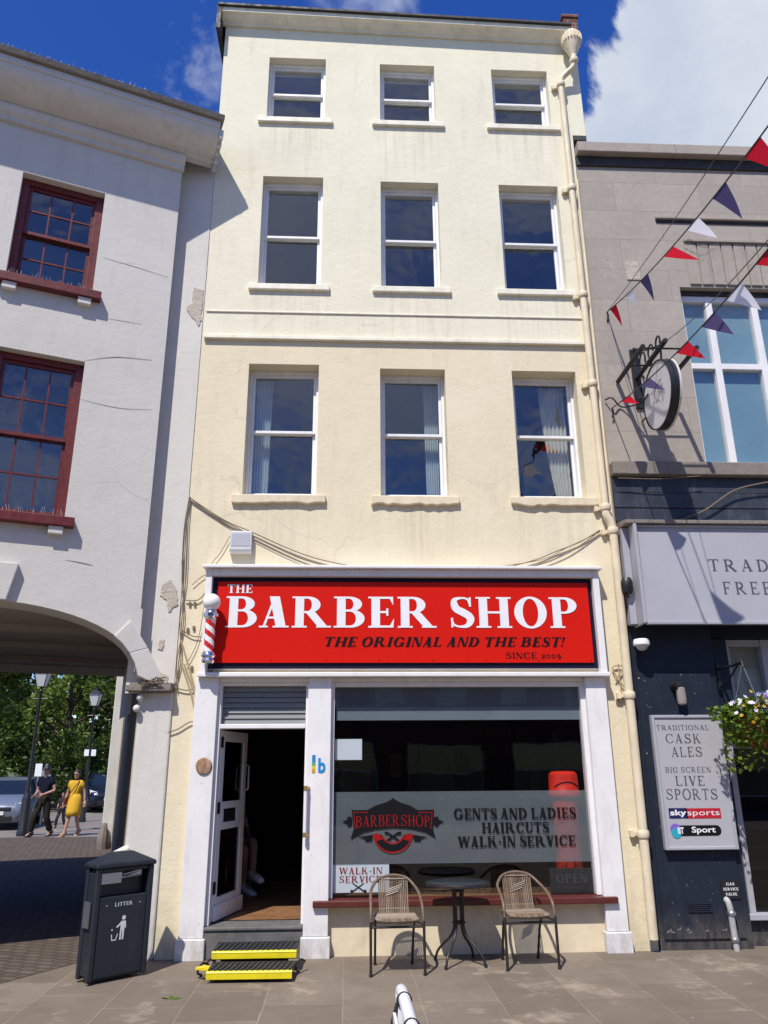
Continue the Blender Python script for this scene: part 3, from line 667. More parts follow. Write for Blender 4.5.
# shop room
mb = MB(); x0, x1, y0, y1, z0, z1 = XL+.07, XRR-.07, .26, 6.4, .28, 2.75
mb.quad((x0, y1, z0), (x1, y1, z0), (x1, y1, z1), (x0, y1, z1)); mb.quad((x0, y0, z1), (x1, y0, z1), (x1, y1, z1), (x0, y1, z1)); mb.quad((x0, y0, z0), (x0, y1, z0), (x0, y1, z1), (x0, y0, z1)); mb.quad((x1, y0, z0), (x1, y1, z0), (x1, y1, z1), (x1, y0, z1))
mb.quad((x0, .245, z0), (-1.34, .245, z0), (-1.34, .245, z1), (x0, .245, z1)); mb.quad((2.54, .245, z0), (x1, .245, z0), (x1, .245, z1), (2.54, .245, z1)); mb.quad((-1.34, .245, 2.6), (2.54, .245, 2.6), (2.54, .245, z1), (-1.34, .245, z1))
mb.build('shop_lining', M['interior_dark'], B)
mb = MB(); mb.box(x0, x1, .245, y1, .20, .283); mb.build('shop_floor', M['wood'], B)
mb = MB(); mb.box(-.15, 2.5, .125, .62, .43, .495); mb.build('display_board', M['wood'], B)
mb = MB(); mb.box(-.40, -.16, .10, .62, .283, 2.6); mb.build('inner_pier', M['interior_dark'], B)
# counter, mirrors faint in the dark
mb = MB()
for k in range(3): mb.box(2.88, 2.97, 1.3+k*1.5, 2.3+k*1.5, 1.2, 2.2)
mb.build('wall_mirror', M['chrome'], B)
for k, (xa, xb, za, zb_) in enumerate(((-.1, .5, 1.2, 2.0), (.75, 1.05, 1.5, 2.0), (1.3, 2.0, 1.1, 2.1), (2.2, 2.6, 1.6, 2.05))):
    mb = MB(); mb.box(xa, xb, 6.34, 6.39, za, zb_); fr_ = mb.build('picture_frame', M['letter_black'], B); mb = MB(); mb.box(xa+.05, xb-.05, 6.33, 6.339, za+.05, zb_-.05); mb.build('picture', flat('faded_print', (.30, .27, .22), .6), fr_)
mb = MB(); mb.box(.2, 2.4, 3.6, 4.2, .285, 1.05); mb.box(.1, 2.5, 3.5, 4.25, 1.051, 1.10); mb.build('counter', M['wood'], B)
# cables pinned on the facade
def cable(pts, r=.006, y=-.025, mat='cable'):
    c = MB(); c.tube(smooth_pts([(FX(a, b, y), y, FZ(a, b, y)) for a, b in pts], 4), r, 5); return c.build('cable', M[mat], B, smooth=True)
M['cable'] = flat('grey_brown_cable', (.17, .13, .09), .7); M['cable_cream'] = flat('painted_cable', (.40, .32, .20), .7)
cable([(190, 498), (210, 513), (241, 530), (275, 547), (305, 560), (345, 571)]); cable([(190, 498), (224, 520), (254, 533), (292, 550), (326, 561), (385, 572)])
cable([(190, 500), (230, 526), (268, 546), (300, 561), (322, 569)], .004)
cable([(600, 530), (580, 542), (557, 551), (535, 560), (500, 569)]); cable([(600, 531), (575, 549), (555, 559), (526, 569)]); cable([(600, 532), (566, 548), (540, 560), (470, 571)], .004)
cable([(231, 534), (221, 552), (210, 568), (205, 600), (198, 640), (186, 665)], .004)
for dx in (0, 2, -2): cable([(190+dx*.3, 497), (186+dx, 530), (184+dx, 580), (182-dx, 620), (179+dx, 660), (175-dx, 692)], .005)
cable([(185, 600), (198, 600), (207, 590), (215, 574)]); cable([(182, 630), (192, 636), (205, 637)]); cable([(176, 688), (190, 690), (204, 680), (216, 665)]); cable([(166, 733), (178, 729), (190, 722), (202, 721)])
cable([(192, 585), (205, 575), (216, 578)], .004)
for pts in ([(180, 660), (190, 690), (199, 728)], [(184, 664), (195, 695), (203, 730)], [(181, 640), (189, 668), (197, 700)]): cable(pts, .010, -.03, 'cable_cream')
cable([(615, 680), (624, 667), (612, 668), (626, 690)], .008, -.03, 'cable_cream'); cable([(618, 664), (622, 700)], .008, -.03, 'cable_cream')
for px, py in ((190, 604), (195, 604), (188, 630), (194, 628), (183, 562), (150+42, 668), (617, 702)):
    c = MB(); p = at(px, py, 0); c.box(p.x-.012, p.x+.012, -.022, 0, p.z-.02, p.z+.02); c.build('cable_clip', M['cable'], B)

# ================================================================== SHOP SIGN etc.
S = thing('shop_sign', 'long red barber shop fascia sign with big white serif lettering', 'shop sign', (.62, -.06, 3.2))
s = MB(); s.box(-1.455, 2.695, -.055, -.035, 2.705, 3.685); s.build('border', M['navy_border'], S)
rx0, rx1, rz0, rz1 = FX(216, 622, -.075), FX(590.5, 622, -.075), 2.765, 3.635
for k in range(3):
    s = MB(); s.box(rx0+(rx1-rx0)*k/3+.0008, rx0+(rx1-rx0)*(k+1)/3-.0008, -.075, -.056, rz0, rz1); s.build('panel', M['red'], S)
s = MB()
for k in range(8):
    for z in (rz0+.02, rz1-.02): s.lathe([(0, -.0035), (.006, -.003), (.007, 0)], (rx0+.03+(rx1-rx0-.06)*k/7, -.0752, z), 10, 'Y')
s.build('fixing_screws', M['letter_black'], S)
# s = MB(); p = at(330.5, 592, -.0765); s.prism([(p.x-.006, -.0755, p.z-.03), (p.x+.006, -.0755, p.z-.02), (p.x+.012, -.0755, p.z+.03), (p.x, -.0755, p.z+.035)], (0, -.0008, 0)); s.build('chip', M['letter_white'], S)
y = -.075
def line(mb, s, xa, xb, ybl, ycap, T, t, so, gap, shear=0, ybl2=None, **k):
    o = at(xa, ybl, y); e = at(xb, ybl2 or ybl, y); put_text(mb, s, (o.x, y, o.z), XR, ZU, e.x-o.x, FZ(xa, ycap, y)-o.z, T, t, so, gap, shear, **k)
mb = MB(); line(mb, 'THE', 227.5, 252.5, 593, 584.5, .2, .08, .07, .1)
line(mb, 'BARBER SHOP', 225, 579, 627.5, 596.3, .235, .07, .085, .08, ybl2=628.5, space=.30); mb.build('lettering', M['letter_white'], S, recalc=False)
mb = MB(); line(mb, 'THE ORIGINAL AND THE BEST!', 323, 563, 646.5, 637, .24, .08, .07, .12, .25)
line(mb, 'SINCE 2009', 506, 561, 658.5, 652.5, .16, .07, .06, .12); mb.build('slogan_lettering', M['letter_black'], S, recalc=False)
# barber pole
P0 = at(210, 630, -.21)
PO = thing('barber_pole', 'red and white striped barber pole with white globe top on chrome collars', 'barber pole', (P0.x, -.21, 2.7))
zb, zt = FZ(209, 664, -.21), FZ(211, 594, -.21); c = (P0.x, -.21, 0); r = .053
zg = zt-.09
mb = MB(); mb.ball((c[0], c[1], zg), .093, 20); mb.build('globe', flat('white_globe', (.82, .82, .80), .25), PO, smooth='all')
mb = MB(); mb.lathe([(.03, zg-.08), (.060, zg-.092), (.063, zg-.11), (.078, zg-.125), (.078, zg-.155), (.06, zg-.17), (.06, zg-.18), (.054, zg-.19)], c, 20); mb.build('collar', M['chrome'], PO, smooth=True)
mb = MB(); mb.lathe([(.0, zb), (.055, zb+.005), (.07, zb+.03), (.06, zb+.06), (.078, zb+.08), (.072, zb+.11), (.054, zb+.125)], c, 20); mb.build('collar', M['chrome'], PO, smooth=True)
mb = MB(); z0, z1 = zb+.12, zg-.185; n, m_ = 48, 60
for i in range(m_):
    for k in range(n):
        f0 = (k/n*2+(z0+(z1-z0)*(i+.5)/m_)/.118) % 1
        mb.m = 1 if f0 < .5 else 0
        q = []
        for ii, kk in ((i, k), (i, k+1), (i+1, k+1), (i+1, k)):
            w = 2*PI*kk/n; q.append((c[0]+r*math.cos(w), c[1]+r*math.sin(w), z0+(z1-z0)*ii/m_))
        mb.quad(*q)
mb.build('striped_cylinder', [flat('pole_white', (.8, .8, .78), .2), flat('pole_red', (.55, .02, .02), .2)], PO, smooth='all')
mb = MB(); mb.box(c[0]-.02, c[0]+.02, c[1], -.13, zb+.03, zb+.08); mb.box(c[0]-.02, c[0]+.02, c[1], -.13, zg-.15, zg-.12); mb.build('bracket', M['steel'], PO)
# alarm box
p0, p1 = at(229, 552, -.09), at(252, 531, -.09)
A_ = thing('alarm_box', 'small pale grey alarm box on the cream wall above the red sign', 'alarm box', ((p0.x+p1.x)/2, 0, p0.z))
mb = MB(); mb.prism([(p0.x, -.09, p0.z+.03), (p0.x, -.09, p1.z), (p0.x, 0, p1.z+.005), (p0.x, 0, p0.z), (p0.x, -.06, p0.z)], (p1.x-p0.x, 0, 0)); mb.build('casing', flat('alarm_plastic', (.62, .62, .64), .4), A_, bevel=.006)
mb = MB(); mb.box(p0.x+.02, p1.x-.02, -.094, -.091, p0.z+.07, p1.z-.03); mb.build('front_panel', flat('alarm_panel', (.45, .46, .50), .35), A_)
# plaque
p = at(204, 766, -.075); mb = MB(); mb.lathe([(0, -.022), (.055, -.02), (.075, -.016), (.082, -.006), (.082, 0)], (p.x, -.077, p.z), 24, 'Y')
tag(mb.build('round_plaque', M['rust'], loc=(p.x, -.077, p.z), smooth=True), 'round rusty brown plaque on the left white shopfront pilaster', 'plaque')
# number mark on the middle pilaster
p = at(318, 764, -.078); SG = thing('house_number_sticker', 'blue letter mark with rainbow bar on the white pilaster right of the door', 'sticker', tuple(p))
for i, (c_, a0, a1) in enumerate((((.62, .30, .02), 0, .2), ((.65, .50, .04), .2, .4), ((.10, .35, .20), .4, .6), ((.02, .22, .50), .6, 1))):
    mb = MB(); x = FX(312, 764, -.077); z0, z1 = FZ(312, 773, -.077), FZ(312, 755, -.077); mb.box(x, x+.034, -.0785, -.0765, z0+(z1-z0)*a0, z0+(z1-z0)*a1); mb.build('colour_bar', flat('sticker_colour', c_, .4), SG)
font_text('letter', 'b', (FX(318, 773, -.077), -.077, FZ(318, 773, -.077)), XR, ZU, .075, .145, flat('sticker_blue', (.01, .25, .60), .4), SG, .03)
# papers in the window
def poster(name, label, cat, px0, px1, py0, py1, yy=.062, tilt=0):
    a, b = at(px0, py1, yy), at(px1, py0, yy); o = thing(name, label, cat, ((a.x+b.x)/2, yy, a.z))
    mb = MB(); n = 6
    for k in range(n):
        u0, u1 = k/n, (k+1)/n; w = lambda u: .001*math.sin(u*5)
        mb.quad((a.x+(b.x-a.x)*u0, yy+w(u0), a.z), (a.x+(b.x-a.x)*u1, yy+w(u1), a.z), (a.x+(b.x-a.x)*u1, yy+w(u1), b.z), (a.x+(b.x-a.x)*u0, yy+w(u0), b.z))
    mb.build('sheet', M['paper'], o, recalc=False); return o, a, b
poster('paper_notice', 'blank white paper notice taped high inside the shop window', 'notice', 335, 362, 739, 760)
o, a, b = poster('window_poster', 'white walk-in service poster with red letters low in the window corner', 'poster', 332, 389, 864, 893)
y = .0598
mb = MB(); hh = b.z-a.z; ww = b.x-a.x
put_text(mb, 'WALK-IN', (a.x+ww*.12, y, a.z+hh*.66), XR, ZU, ww*.76, hh*.23, .15, .06, .07, .13, base=.0); put_text(mb, 'SERVICE', (a.x+ww*.12, y, a.z+hh*.36), XR, ZU, ww*.74, hh*.23, .15, .06, .07, .13, base=.0)
mb.build('lettering', M['letter_red'], o, recalc=False)
mb = MB(); cx, cz = a.x+ww*.46, a.z+hh*.18
for s_ in (1, -1):
    mb.add([(cx-s_*.06, y, cz+.035), (cx-s_*.05, y, cz+.04), (cx+s_*.06, y-.0005*s_, cz-.03), (cx+s_*.05, y-.0005*s_, cz-.04)], [(0, 1, 2, 3)])
    mb.lathe([(.010, -.001), (.016, -.001), (.016, .0), (.010, .0)], (cx+s_*.065, y, cz-.035), 10, 'Y')
mb.build('scissors_mark', M['letter_black'], o, recalc=False)
a, b = at(551, 892, .09), at(592, 868, .09)
o = thing('open_sign', 'black open sign board in the bottom right corner of the shop window', 'sign', ((a.x+b.x)/2, .09, a.z))
mb = MB(); mb.box(a.x, b.x, .085, .11, .50, b.z); mb.build('board', M['black'], o, bevel=.004)
mb = MB(); put_text(mb, 'OPEN', (a.x+.06, .085, a.z+.08), XR, ZU, b.x-a.x-.12, .085, .22, .1, .07, .1, base=.002)
mb.build('lettering', flat('unlit_tube_letters', (.055, .058, .065), .4), o, recalc=False)
mb = MB()
for k in range(9):
    for q in (0, 1): mb.box(a.x+.08+k*.03, a.x+.086+k*.03, .081, .0845, (b.z-.035 if q else a.z+.02), (b.z-.01 if q else a.z+.05))
mb.build('dash_border', flat('unlit_dash', (.045, .045, .05), .4), o)
# red pillar post box behind the glass
pb = at(563, 772, .30); o = thing('pillar_box', 'bright red pillar post box standing behind the right end of the frosted glass', 'post box', (pb.x, .32, .495))
mb = MB(); mb.X = Matrix.Translation((pb.x, .32, 0)); mb.lathe([(.145, .497), (.145, .55), (.135, .56), (.135, 1.38), (.14, 1.40)], (0, 0, 0), 28); mb.build('body', M['postbox'], o, smooth=True)
zt = FZ(563, 771, .30); mb = MB(); mb.X = Matrix.Translation((pb.x, .32, 0)); mb.lathe([(.16, 1.40), (.172, 1.42), (.17, 1.45), (.155, 1.47), (.155, zt-.07), (.15, zt-.03), (.12, zt-.005), (.05, zt), (0, zt)], (0, 0, 0), 28); mb.build('cap', M['postbox'], o, smooth=True)
mb = MB(); mb.X = Matrix.Translation((pb.x, .32, 0)); mb.tube([(.158*math.sin(w), -.158*math.cos(w), 1.555-.05*(w/.9)**2) for w in [-.9+1.8*k/14 for k in range(15)]], .005, 6); mb.build('slot', M['black'], o)
# ================================================================== WHITE BUILDING WITH THE ARCH
AL = math.radians(21); C0 = Vector((-2.17, -.20, 0)); UL = Vector((-math.cos(AL), -math.sin(AL), 0)); NL = Vector((-math.sin(AL), math.cos(AL), 0))
def ml(s, d, z): return C0+UL*s+NL*d+Vector((0, 0, z))
def atL(px, py, off=0.0):
    d = ray(px, py); t = ((C0-CAM).dot(NL)+off)/d.dot(NL); p = CAM+d*t; return (p-C0).dot(UL), p.z
PDA = math.radians(16.15); PD = Vector((-math.sin(PDA), math.cos(PDA), 0))
Wb = thing('white_building', 'white stucco building with oxblood sash windows over an open arched carriage passage', 'building', (-4.5, 1.5, 0))
SE = 6.2; AC, AR, AZ, AH = 1.45, 1.47, 2.66, .64
WH = [(.87, 1.78, 6.93, 8.35), (.85, 1.76, 4.20, 6.05)]
mb = MB(); wall_holes(mb, ml, 0, SE, AZ+AH+.01, 9.5, WH, .22)
n = 28; zc = AZ+AH+.01
A_pts = [(AC-AR*math.cos(PI*k/n), AZ+AH*math.sin(PI*k/n)) for k in range(n+1)]
for (s0, z0), (s1, z1) in zip(A_pts, A_pts[1:]):
    mb.quad(ml(s0, 0, z0), ml(s1, 0, z1), ml(s1, 0, zc), ml(s0, 0, zc)); mb.quad(ml(s0, 0, z0), ml(s0, .4, z0), ml(s1, .4, z1), ml(s1, 0, z1))
    mb.quad(ml(s0, .4, z0), ml(s1, .4, z1), ml(s1, .4, zc+.1), ml(s0, .4, zc+.1))
mb.quad(ml(AC+AR, 0, 0), ml(SE, 0, 0), ml(SE, 0, zc), ml(AC+AR, 0, zc))
# return to the recessed strip, strip, flank and back
mb.quad(ml(0, 0, AZ), ml(0, 0, 9.5), ml(0, .32, 9.5), ml(0, .32, AZ))
mb.quad(ml(SE, 0, 0), ml(SE, 5.5, 0), ml(SE, 5.5, 9.5), ml(SE, 0, 9.5)); mb.quad(ml(-.4, 5.5, 3.2), ml(SE, 5.5, 3.2), ml(SE, 5.5, 9.5), ml(-.4, 5.5, 9.5))
mb.quad((-1.802, 0, 2.5), (-1.802, 0, 9.5), ml(-.4, 5.5, 9.5), ml(-.4, 5.5, 2.5))
mb.build('wall', M['white_stucco'], Wb)
mb = MB(); mb.quad((-2.30, -.012, 2.46), (-1.803, -.012, 2.46), (-1.803, -.012, 9.5), (-2.30, -.012, 9.5)); mb.quad((-1.803, -.012, 2.46), (-1.803, 0.2, 2.46), (-1.803, 0.2, 9.5), (-1.803, -.012, 9.5)); mb.build('recessed_strip', M['white_stucco'], Wb)
# pier below
mb = MB(); pj = Vector((-2.145, -.03, 0)); e = pj+PD*5.4
mb.prism([pj, (-1.803, -.03, 0), (-1.803, .6, 0), pj+PD*.45+Vector((.2, 0, 0)), pj+PD*.45], (0, 0, 2.47)); mb.build('pier', M['white_stucco'], Wb, bevel=.02)
mb = MB(); mb.box(-2.27, -1.803, -.15, .2, 2.47, 2.535); mb.box(-2.24, -1.803, -.10, .2, 2.535, 2.56); mb.build('pier_ledge', M['stone_dark'], Wb, bevel=.01)
mb = MB(); mb.prism([(-2.46, -.06, 0), (-2.10, -.06, 0), (-2.10, -.06, 1.0), (-2.16, -.06, 1.0), (-2.46, -.06, .855)], (0, .5, 0)); mb.build('spur_stone', M['white_stucco'], Wb, bevel=.03)
# voussoirs at the springing
inn = [atL(*p, -.02) for p in ((114, 636), (122, 643), (129.5, 653), (135, 664), (138, 676))]; out = [atL(*p, -.02) for p in ((131, 620), (139, 633), (148, 648), (158, 668), (168, 690))]
def vous(i0, i1):
    mb = MB(); poly = [ml(s, -.025, z) for s, z in inn[i0:i1+1]]+[ml(s, -.025, z) for s, z in out[i0:i1+1][::-1]]
    mb.prism(poly, NL*.30); mb.build('arch_stone', M['white_stucco'], Wb, bevel=.008)
vous(0, 2); vous(2, 4)
mb = MB(); mb.prism([ml(AC-.17, -.07, 3.29), ml(AC+.17, -.07, 3.29), ml(AC+.24, -.07, 3.67), ml(AC-.24, -.07, 3.67)], NL*.2); mb.build('keystone', M['white_stucco'], Wb, bevel=.01)
# passage
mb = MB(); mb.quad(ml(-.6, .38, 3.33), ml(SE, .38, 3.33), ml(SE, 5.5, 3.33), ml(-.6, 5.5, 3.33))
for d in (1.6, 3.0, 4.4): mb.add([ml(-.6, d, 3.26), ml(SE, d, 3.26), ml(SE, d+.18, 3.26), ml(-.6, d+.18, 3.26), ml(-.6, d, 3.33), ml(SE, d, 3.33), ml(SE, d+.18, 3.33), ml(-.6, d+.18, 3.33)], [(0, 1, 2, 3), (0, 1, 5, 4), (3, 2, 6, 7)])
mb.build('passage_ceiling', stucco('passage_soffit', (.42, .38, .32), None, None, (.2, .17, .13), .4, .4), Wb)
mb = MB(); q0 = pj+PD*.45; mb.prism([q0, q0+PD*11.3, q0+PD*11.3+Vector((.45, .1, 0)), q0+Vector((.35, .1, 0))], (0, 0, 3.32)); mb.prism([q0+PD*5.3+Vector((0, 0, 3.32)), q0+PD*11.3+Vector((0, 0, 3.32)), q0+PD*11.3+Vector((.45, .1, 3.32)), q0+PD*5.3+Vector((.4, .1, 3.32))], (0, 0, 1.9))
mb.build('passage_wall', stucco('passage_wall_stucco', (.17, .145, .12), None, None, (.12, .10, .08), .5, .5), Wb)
mb = MB(); e0 = q0+PD*11.2; XX = Matrix.Translation(e0)@Matrix.Rotation(PDA, 4, 'Z'); mb.X = XX; mb.box(-.24, .0, 0, .5, 0, 5.2); mb.build('end_pier', M['white_trim'], Wb, bevel=.02)
mb = MB(); mb.X = XX; mb.tube([(.05, -.05, 0), (.05, -.05, 5.0)], .06, 8); mb.build('downpipe', M['cream_trim'], Wb, smooth=True)
mb = MB(); mb.X = XX; mb.tube([(-.20, -.15, 0), (-.20, -.15, .35), (-.18, -.1, .55)], [.12, .11, .05], 8); mb.build('guard_stone', M['stone_dark'], Wb, smooth=True)
mb = MB(); mb.quad(ml(AC+AR, .0, 0), ml(AC+AR, .0, 3.3), ml(AC+AR, 0, 3.3)+PD*6, ml(AC+AR, 0, 0)+PD*6); mb.build('passage_side_wall', M['white_trim'], Wb)
# cornice: frieze moulding, deep cove, roof edge
def cprof(name, prof, s0, s1, mat, **k):
    mb = MB(); mb.prism([ml(s0, o, z) for o, z in prof], UL*(s1-s0)); return mb.build(name, mat, Wb, **k)
cprof('frieze_moulding', [(0, 8.98), (-.05, 8.98), (-.05, 9.04), (-.10, 9.07), (-.12, 9.12), (-.12, 9.16), (0, 9.16)], -.02, SE, M['white_trim'])
cov = [(0, 9.17), (-.10, 9.17), (-.14, 9.20)]+[(-.14-.32*math.sin(PI/2*k/7), 9.20+.22*(1-math.cos(PI/2*k/7))) for k in range(1, 8)]+[(-.48, 9.42), (-.48, 9.50), (0, 9.50)]
cprof('cornice', cov, -.36, SE, M['white_trim'])
cprof('gutter_edge', [(.1, 9.505), (-.53, 9.505), (-.55, 9.56), (-.50, 9.585), (.1, 9.64)], -.40, SE, M['stone_dark'])
mb = MB(); mb.quad(ml(-.4, 0, 9.6), ml(SE, 0, 9.6), ml(SE, 2.8, 10.6), ml(-.4, 2.8, 10.6)); mb.quad(ml(-.4, 5.6, 9.5), ml(SE, 5.6, 9.5), ml(SE, 2.8, 10.6), ml(-.4, 2.8, 10.6)); mb.build('roof', M['slate'], Wb)
mb = MB()
for k in range(5): mb.prism([ml(-.365, -.44+k*.09, 9.30-k*.05), ml(-.365, -.39+k*.09, 9.30-k*.05), ml(-.365, -.39+k*.09, 9.42), ml(-.365, -.44+k*.09, 9.42)], UL*-.05)
mb.build('cornice_end_block', M['white_trim'], Wb)
rr = random.Random(5); M['pipe_grey'] = paint('worn_grey_pipe', (.40, .40, .40), .5, .3, 8, dirt=((.25, .2, .15), .5)); M['spike'] = flat('dull_wire', (.30, .30, .30), .6)
mb = MB()
for k in range(260):
    s = -.38+k*.0125*1.6; a = ml(s, -.50, 9.57); mb.tube([a, a+Vector((rr.uniform(-.04, .04), rr.uniform(-.05, .03), rr.uniform(.04, .08)))], .0016, 3, False)
mb.build('bird_spikes', M['spike'], Wb)
# windows
def red_window(h, cols):
    s0, s1, z0, z1 = h; w = MB()
    def bx(mb, a, b, d0, d1, c, e): mb.add([ml(a, d0, c), ml(b, d0, c), ml(b, d1, c), ml(a, d1, c), ml(a, d0, e), ml(b, d0, e), ml(b, d1, e), ml(a, d1, e)], [(0, 3, 2, 1), (4, 5, 6, 7), (0, 1, 5, 4), (1, 2, 6, 5), (2, 3, 7, 6), (3, 0, 4, 7)])
    bx(w, s0, s0+.085, .10, .22, z0, z1); bx(w, s1-.085, s1, .10, .22, z0, z1); bx(w, s0+.085, s1-.085, .10, .22, z1-.075, z1); bx(w, s0+.085, s1-.085, .09, .22, z0, z0+.04)
    Wn = w.build('window', M['maroon'], Wb, bevel=.004); zm = (z0+z1)/2; a, b = s0+.086, s1-.086
    for nm, lo, hi, d in (('upper_sash', zm-.02, z1-.076, .13), ('lower_sash', z0+.041, zm+.02, .17)):
        q = MB(); st = .035; bx(q, a, a+st, d, d+.035, lo, hi); bx(q, b-st, b, d, d+.035, lo, hi); bx(q, a+st, b-st, d, d+.035, hi-.04, hi); bx(q, a+st, b-st, d, d+.035, lo, lo+(.04 if nm[0] == 'u' else .06))
        for k in (1, 2):
            x = a+(b-a)*k/3; bx(q, x-.009, x+.009, d+.004, d+.03, lo+.04, hi-.04)
        zz = (lo+hi)/2; bx(q, a+st, b-st, d+.0055, d+.0285, zz-.009, zz+.009)
        q.build(nm, M['maroon'], Wn)
        g = MB(); g.quad(ml(a+.03, d+.018, lo+.03), ml(b-.03, d+.018, lo+.03), ml(b-.03, d+.018, hi-.03), ml(a+.03, d+.018, hi-.03)); g.build('pane', M['glass'], Wn)
    q = MB(); bx(q, s0-.10, s1+.10, -.10, .09, z0-.105, z0-.004); q.build('sill', M['maroon'], Wn, bevel=.006)
    for x in (s0+.07, s1-.06):
        q = MB(); bx(q, x-.07, x+.07, -.075, 0, z0-.19, z0-.108); q.build('sill_block', M['white_stucco'], Wn, bevel=.005)
    q = MB()
    for k in range(34):
        p = ml(s0+.02+(s1-s0-.04)*k/33, rr.uniform(-.03, .06), z0); q.tube([p, p+Vector((rr.uniform(-.03, .03), rr.uniform(-.03, .03), rr.uniform(.06, .11)))], .0016, 3, False)
    q.build('bird_spikes', M['spike'], Wn)
    q = MB(); q.quad(ml(s0-.5, .9, z0-.4), ml(s1+.5, .9, z0-.4), ml(s1+.5, .9, z1+.3), ml(s0-.5, .9, z1+.3)); q.quad(ml(s0-.5, .23, z1+.3), ml(s1+.5, .23, z1+.3), ml(s1+.5, .9, z1+.3), ml(s0-.5, .9, z1+.3)); q.quad(ml(s0-.5, .23, z0-.4), ml(s1+.5, .23, z0-.4), ml(s1+.5, .9, z0-.4), ml(s0-.5, .9, z0-.4)); q.quad(ml(s0-.5, .23, z0-.4), ml(s0-.5, .9, z0-.4), ml(s0-.5, .9, z1+.3), ml(s0-.5, .23, z1+.3)); q.quad(ml(s1+.5, .23, z0-.4), ml(s1+.5, .9, z0-.4), ml(s1+.5, .9, z1+.3), ml(s1+.5, .23, z1+.3))
    q.build('room_lining', M['interior'], Wn)
for h in WH: red_window(h, 3)
# bare plaster patches, cracks
def patch(pts, left=False, off=.004):
    mb = MB(); P = []
    pts2 = []
    for i, p in enumerate(pts):
        q = pts[(i+1) % len(pts)]
        for k in range(5): pts2.append((p[0]+(q[0]-p[0])*k/5+rr.uniform(-.9, .9), p[1]+(q[1]-p[1])*k/5+rr.uniform(-.9, .9)))
    for a, b in pts2:
        if left: s, z = atL(a, b, -off); P.append(ml(s, -off, z))
        else: P.append(at(a, b, -.012-off))
    mb.prism(P, (0, -.006, 0) if not left else NL*-.006); mb.build('bare_plaster_patch', M['bare'], Wb)
patch([(193, 287), (203, 291), (201, 320), (199, 327), (186, 310), (192, 303)])
patch([(162, 585), (170, 580), (177, 590), (178, 604), (169, 612), (167, 600), (160, 596)])
patch([(159, 640), (164, 640), (163, 649), (158, 650)])
patch([(152, 677), (160, 673), (168, 676), (166, 688), (150, 688)])
def crack(pts, w=.0035):
    mb = MB(); P = []
    Q = smooth_pts([(a+rr.uniform(-.4, .4), b+rr.uniform(-.5, .5), 0) for a, b in pts], 4)
    for p in Q: s, z = atL(p.x, p.y, -.003); P.append((s, z))
    for i in range(len(P)-1):
        (a, b), (c, d) = P[i], P[i+1]; w0, w1 = w*(1-abs(i/len(P)*2-1)*.7), w*(1-abs((i+1)/len(P)*2-1)*.7)
        mb.quad(ml(a, -.003, b-w0), ml(c, -.003, d-w1), ml(c, -.003, d+w1), ml(a, -.003, b+w0))
    mb.build('crack', M['crack'], Wb)
crack([(103, 257), (120, 262), (140, 268), (168, 277)]); crack([(105, 318), (118, 320), (142, 324)], .003); crack([(84, 361), (105, 358), (122, 357), (152, 360)], .005); crack([(80, 399), (100, 404), (125, 409), (152, 410)]); crack([(83, 481), (79, 505), (76, 530)], .003); crack([(65, 560), (80, 563), (93, 566)], .005)
for px0, px1, py0, py1 in ((137, 143, 693, 702), (134, 139, 706, 711)):
    a, b = at(px0, py1, -.08), at(px1, py0, -.08); mb = MB(); mb.ball(((a.x+b.x)/2, -.08, (a.z+b.z)/2), .038, 10); mb.build('flood_lamp', M['white_trim'], Wb, smooth='all')
c_ = MB()
for k in range(9):
    p = [(rr.uniform(138, 168), rr.uniform(676, 690)) for _ in range(4)]; c_.tube(smooth_pts([at(a, b, -.14-.02*(k % 3)) for a, b in p], 4), .005, 4)
c_.build('cable_tangle', M['cable'], Wb)

# ================================================================== PUB
Pb = thing('pub_building', 'grey stone pub building with a dark navy painted ground floor', 'building', (6, 2, 0))
PX0, PX1 = 3.056, 9.6
wh = (4.24, 7.3, 5.095, 7.565)
mb = MB(); wall_holes(mb, idm, PX0, PX1, 4.30, 9.57, [wh], .22)
mb.quad((PX0+.19, 8, 4.3), (PX1, 8, 4.3), (PX1, 8, 9.57), (PX0+.19, 8, 9.57)); mb.quad((PX1, 0, 0), (PX1, 8, 0), (PX1, 8, 9.57), (PX1, 0, 9.57)); mb.quad((PX0, 0, 9.57), (PX1, 0, 9.57), (PX1, 8, 9.57), (PX0, 8, 9.57))
mb.build('wall', M['stone'], Pb)
mb = MB(); mb.box(PX0+.002, PX1, -.13, .5, 9.60, 9.76); mb.build('coping', M['stone_plain'], Pb, bevel=.01)
mb = MB(); mb.box(PX0+.002, PX1, -.035, -.001, 9.45, 9.598); mb.build('coping_bed', M['lead'], Pb)
mb = MB(); mb.box(4.04, 7.6, -.045, -.001, 8.60, 8.64); mb.box(4.38, 7.3, -.05, -.001, 8.24, 8.285); mb.build('panel_lip', M['stone_plain'], Pb, bevel=.006); mb = MB(); mb.box(4.05, 7.6, -.012, -.0012, 8.555, 8.598); mb.box(4.39, 7.29, -.012, -.0012, 8.205, 8.238); mb.build('lip_shade_strip', M['lead'], Pb); a, b = at(627, 280, 0), at(638, 262, 0); mb = MB(); mb.box(a.x, b.x, -.012, -.0005, a.z, b.z); mb.build('blank_plate', M['bare'], Pb, bevel=.004)  # dark lead-coloured strips stand in for the shade line under each lip
mb = MB(); x = 4.385
while x < 7.28: mb.box(x, x+.148, -.022, -.001, 7.60, 8.238); x += .162
mb.build('fluted_panel', M['stone_plain'], Pb, bevel=.008)
w = MB()
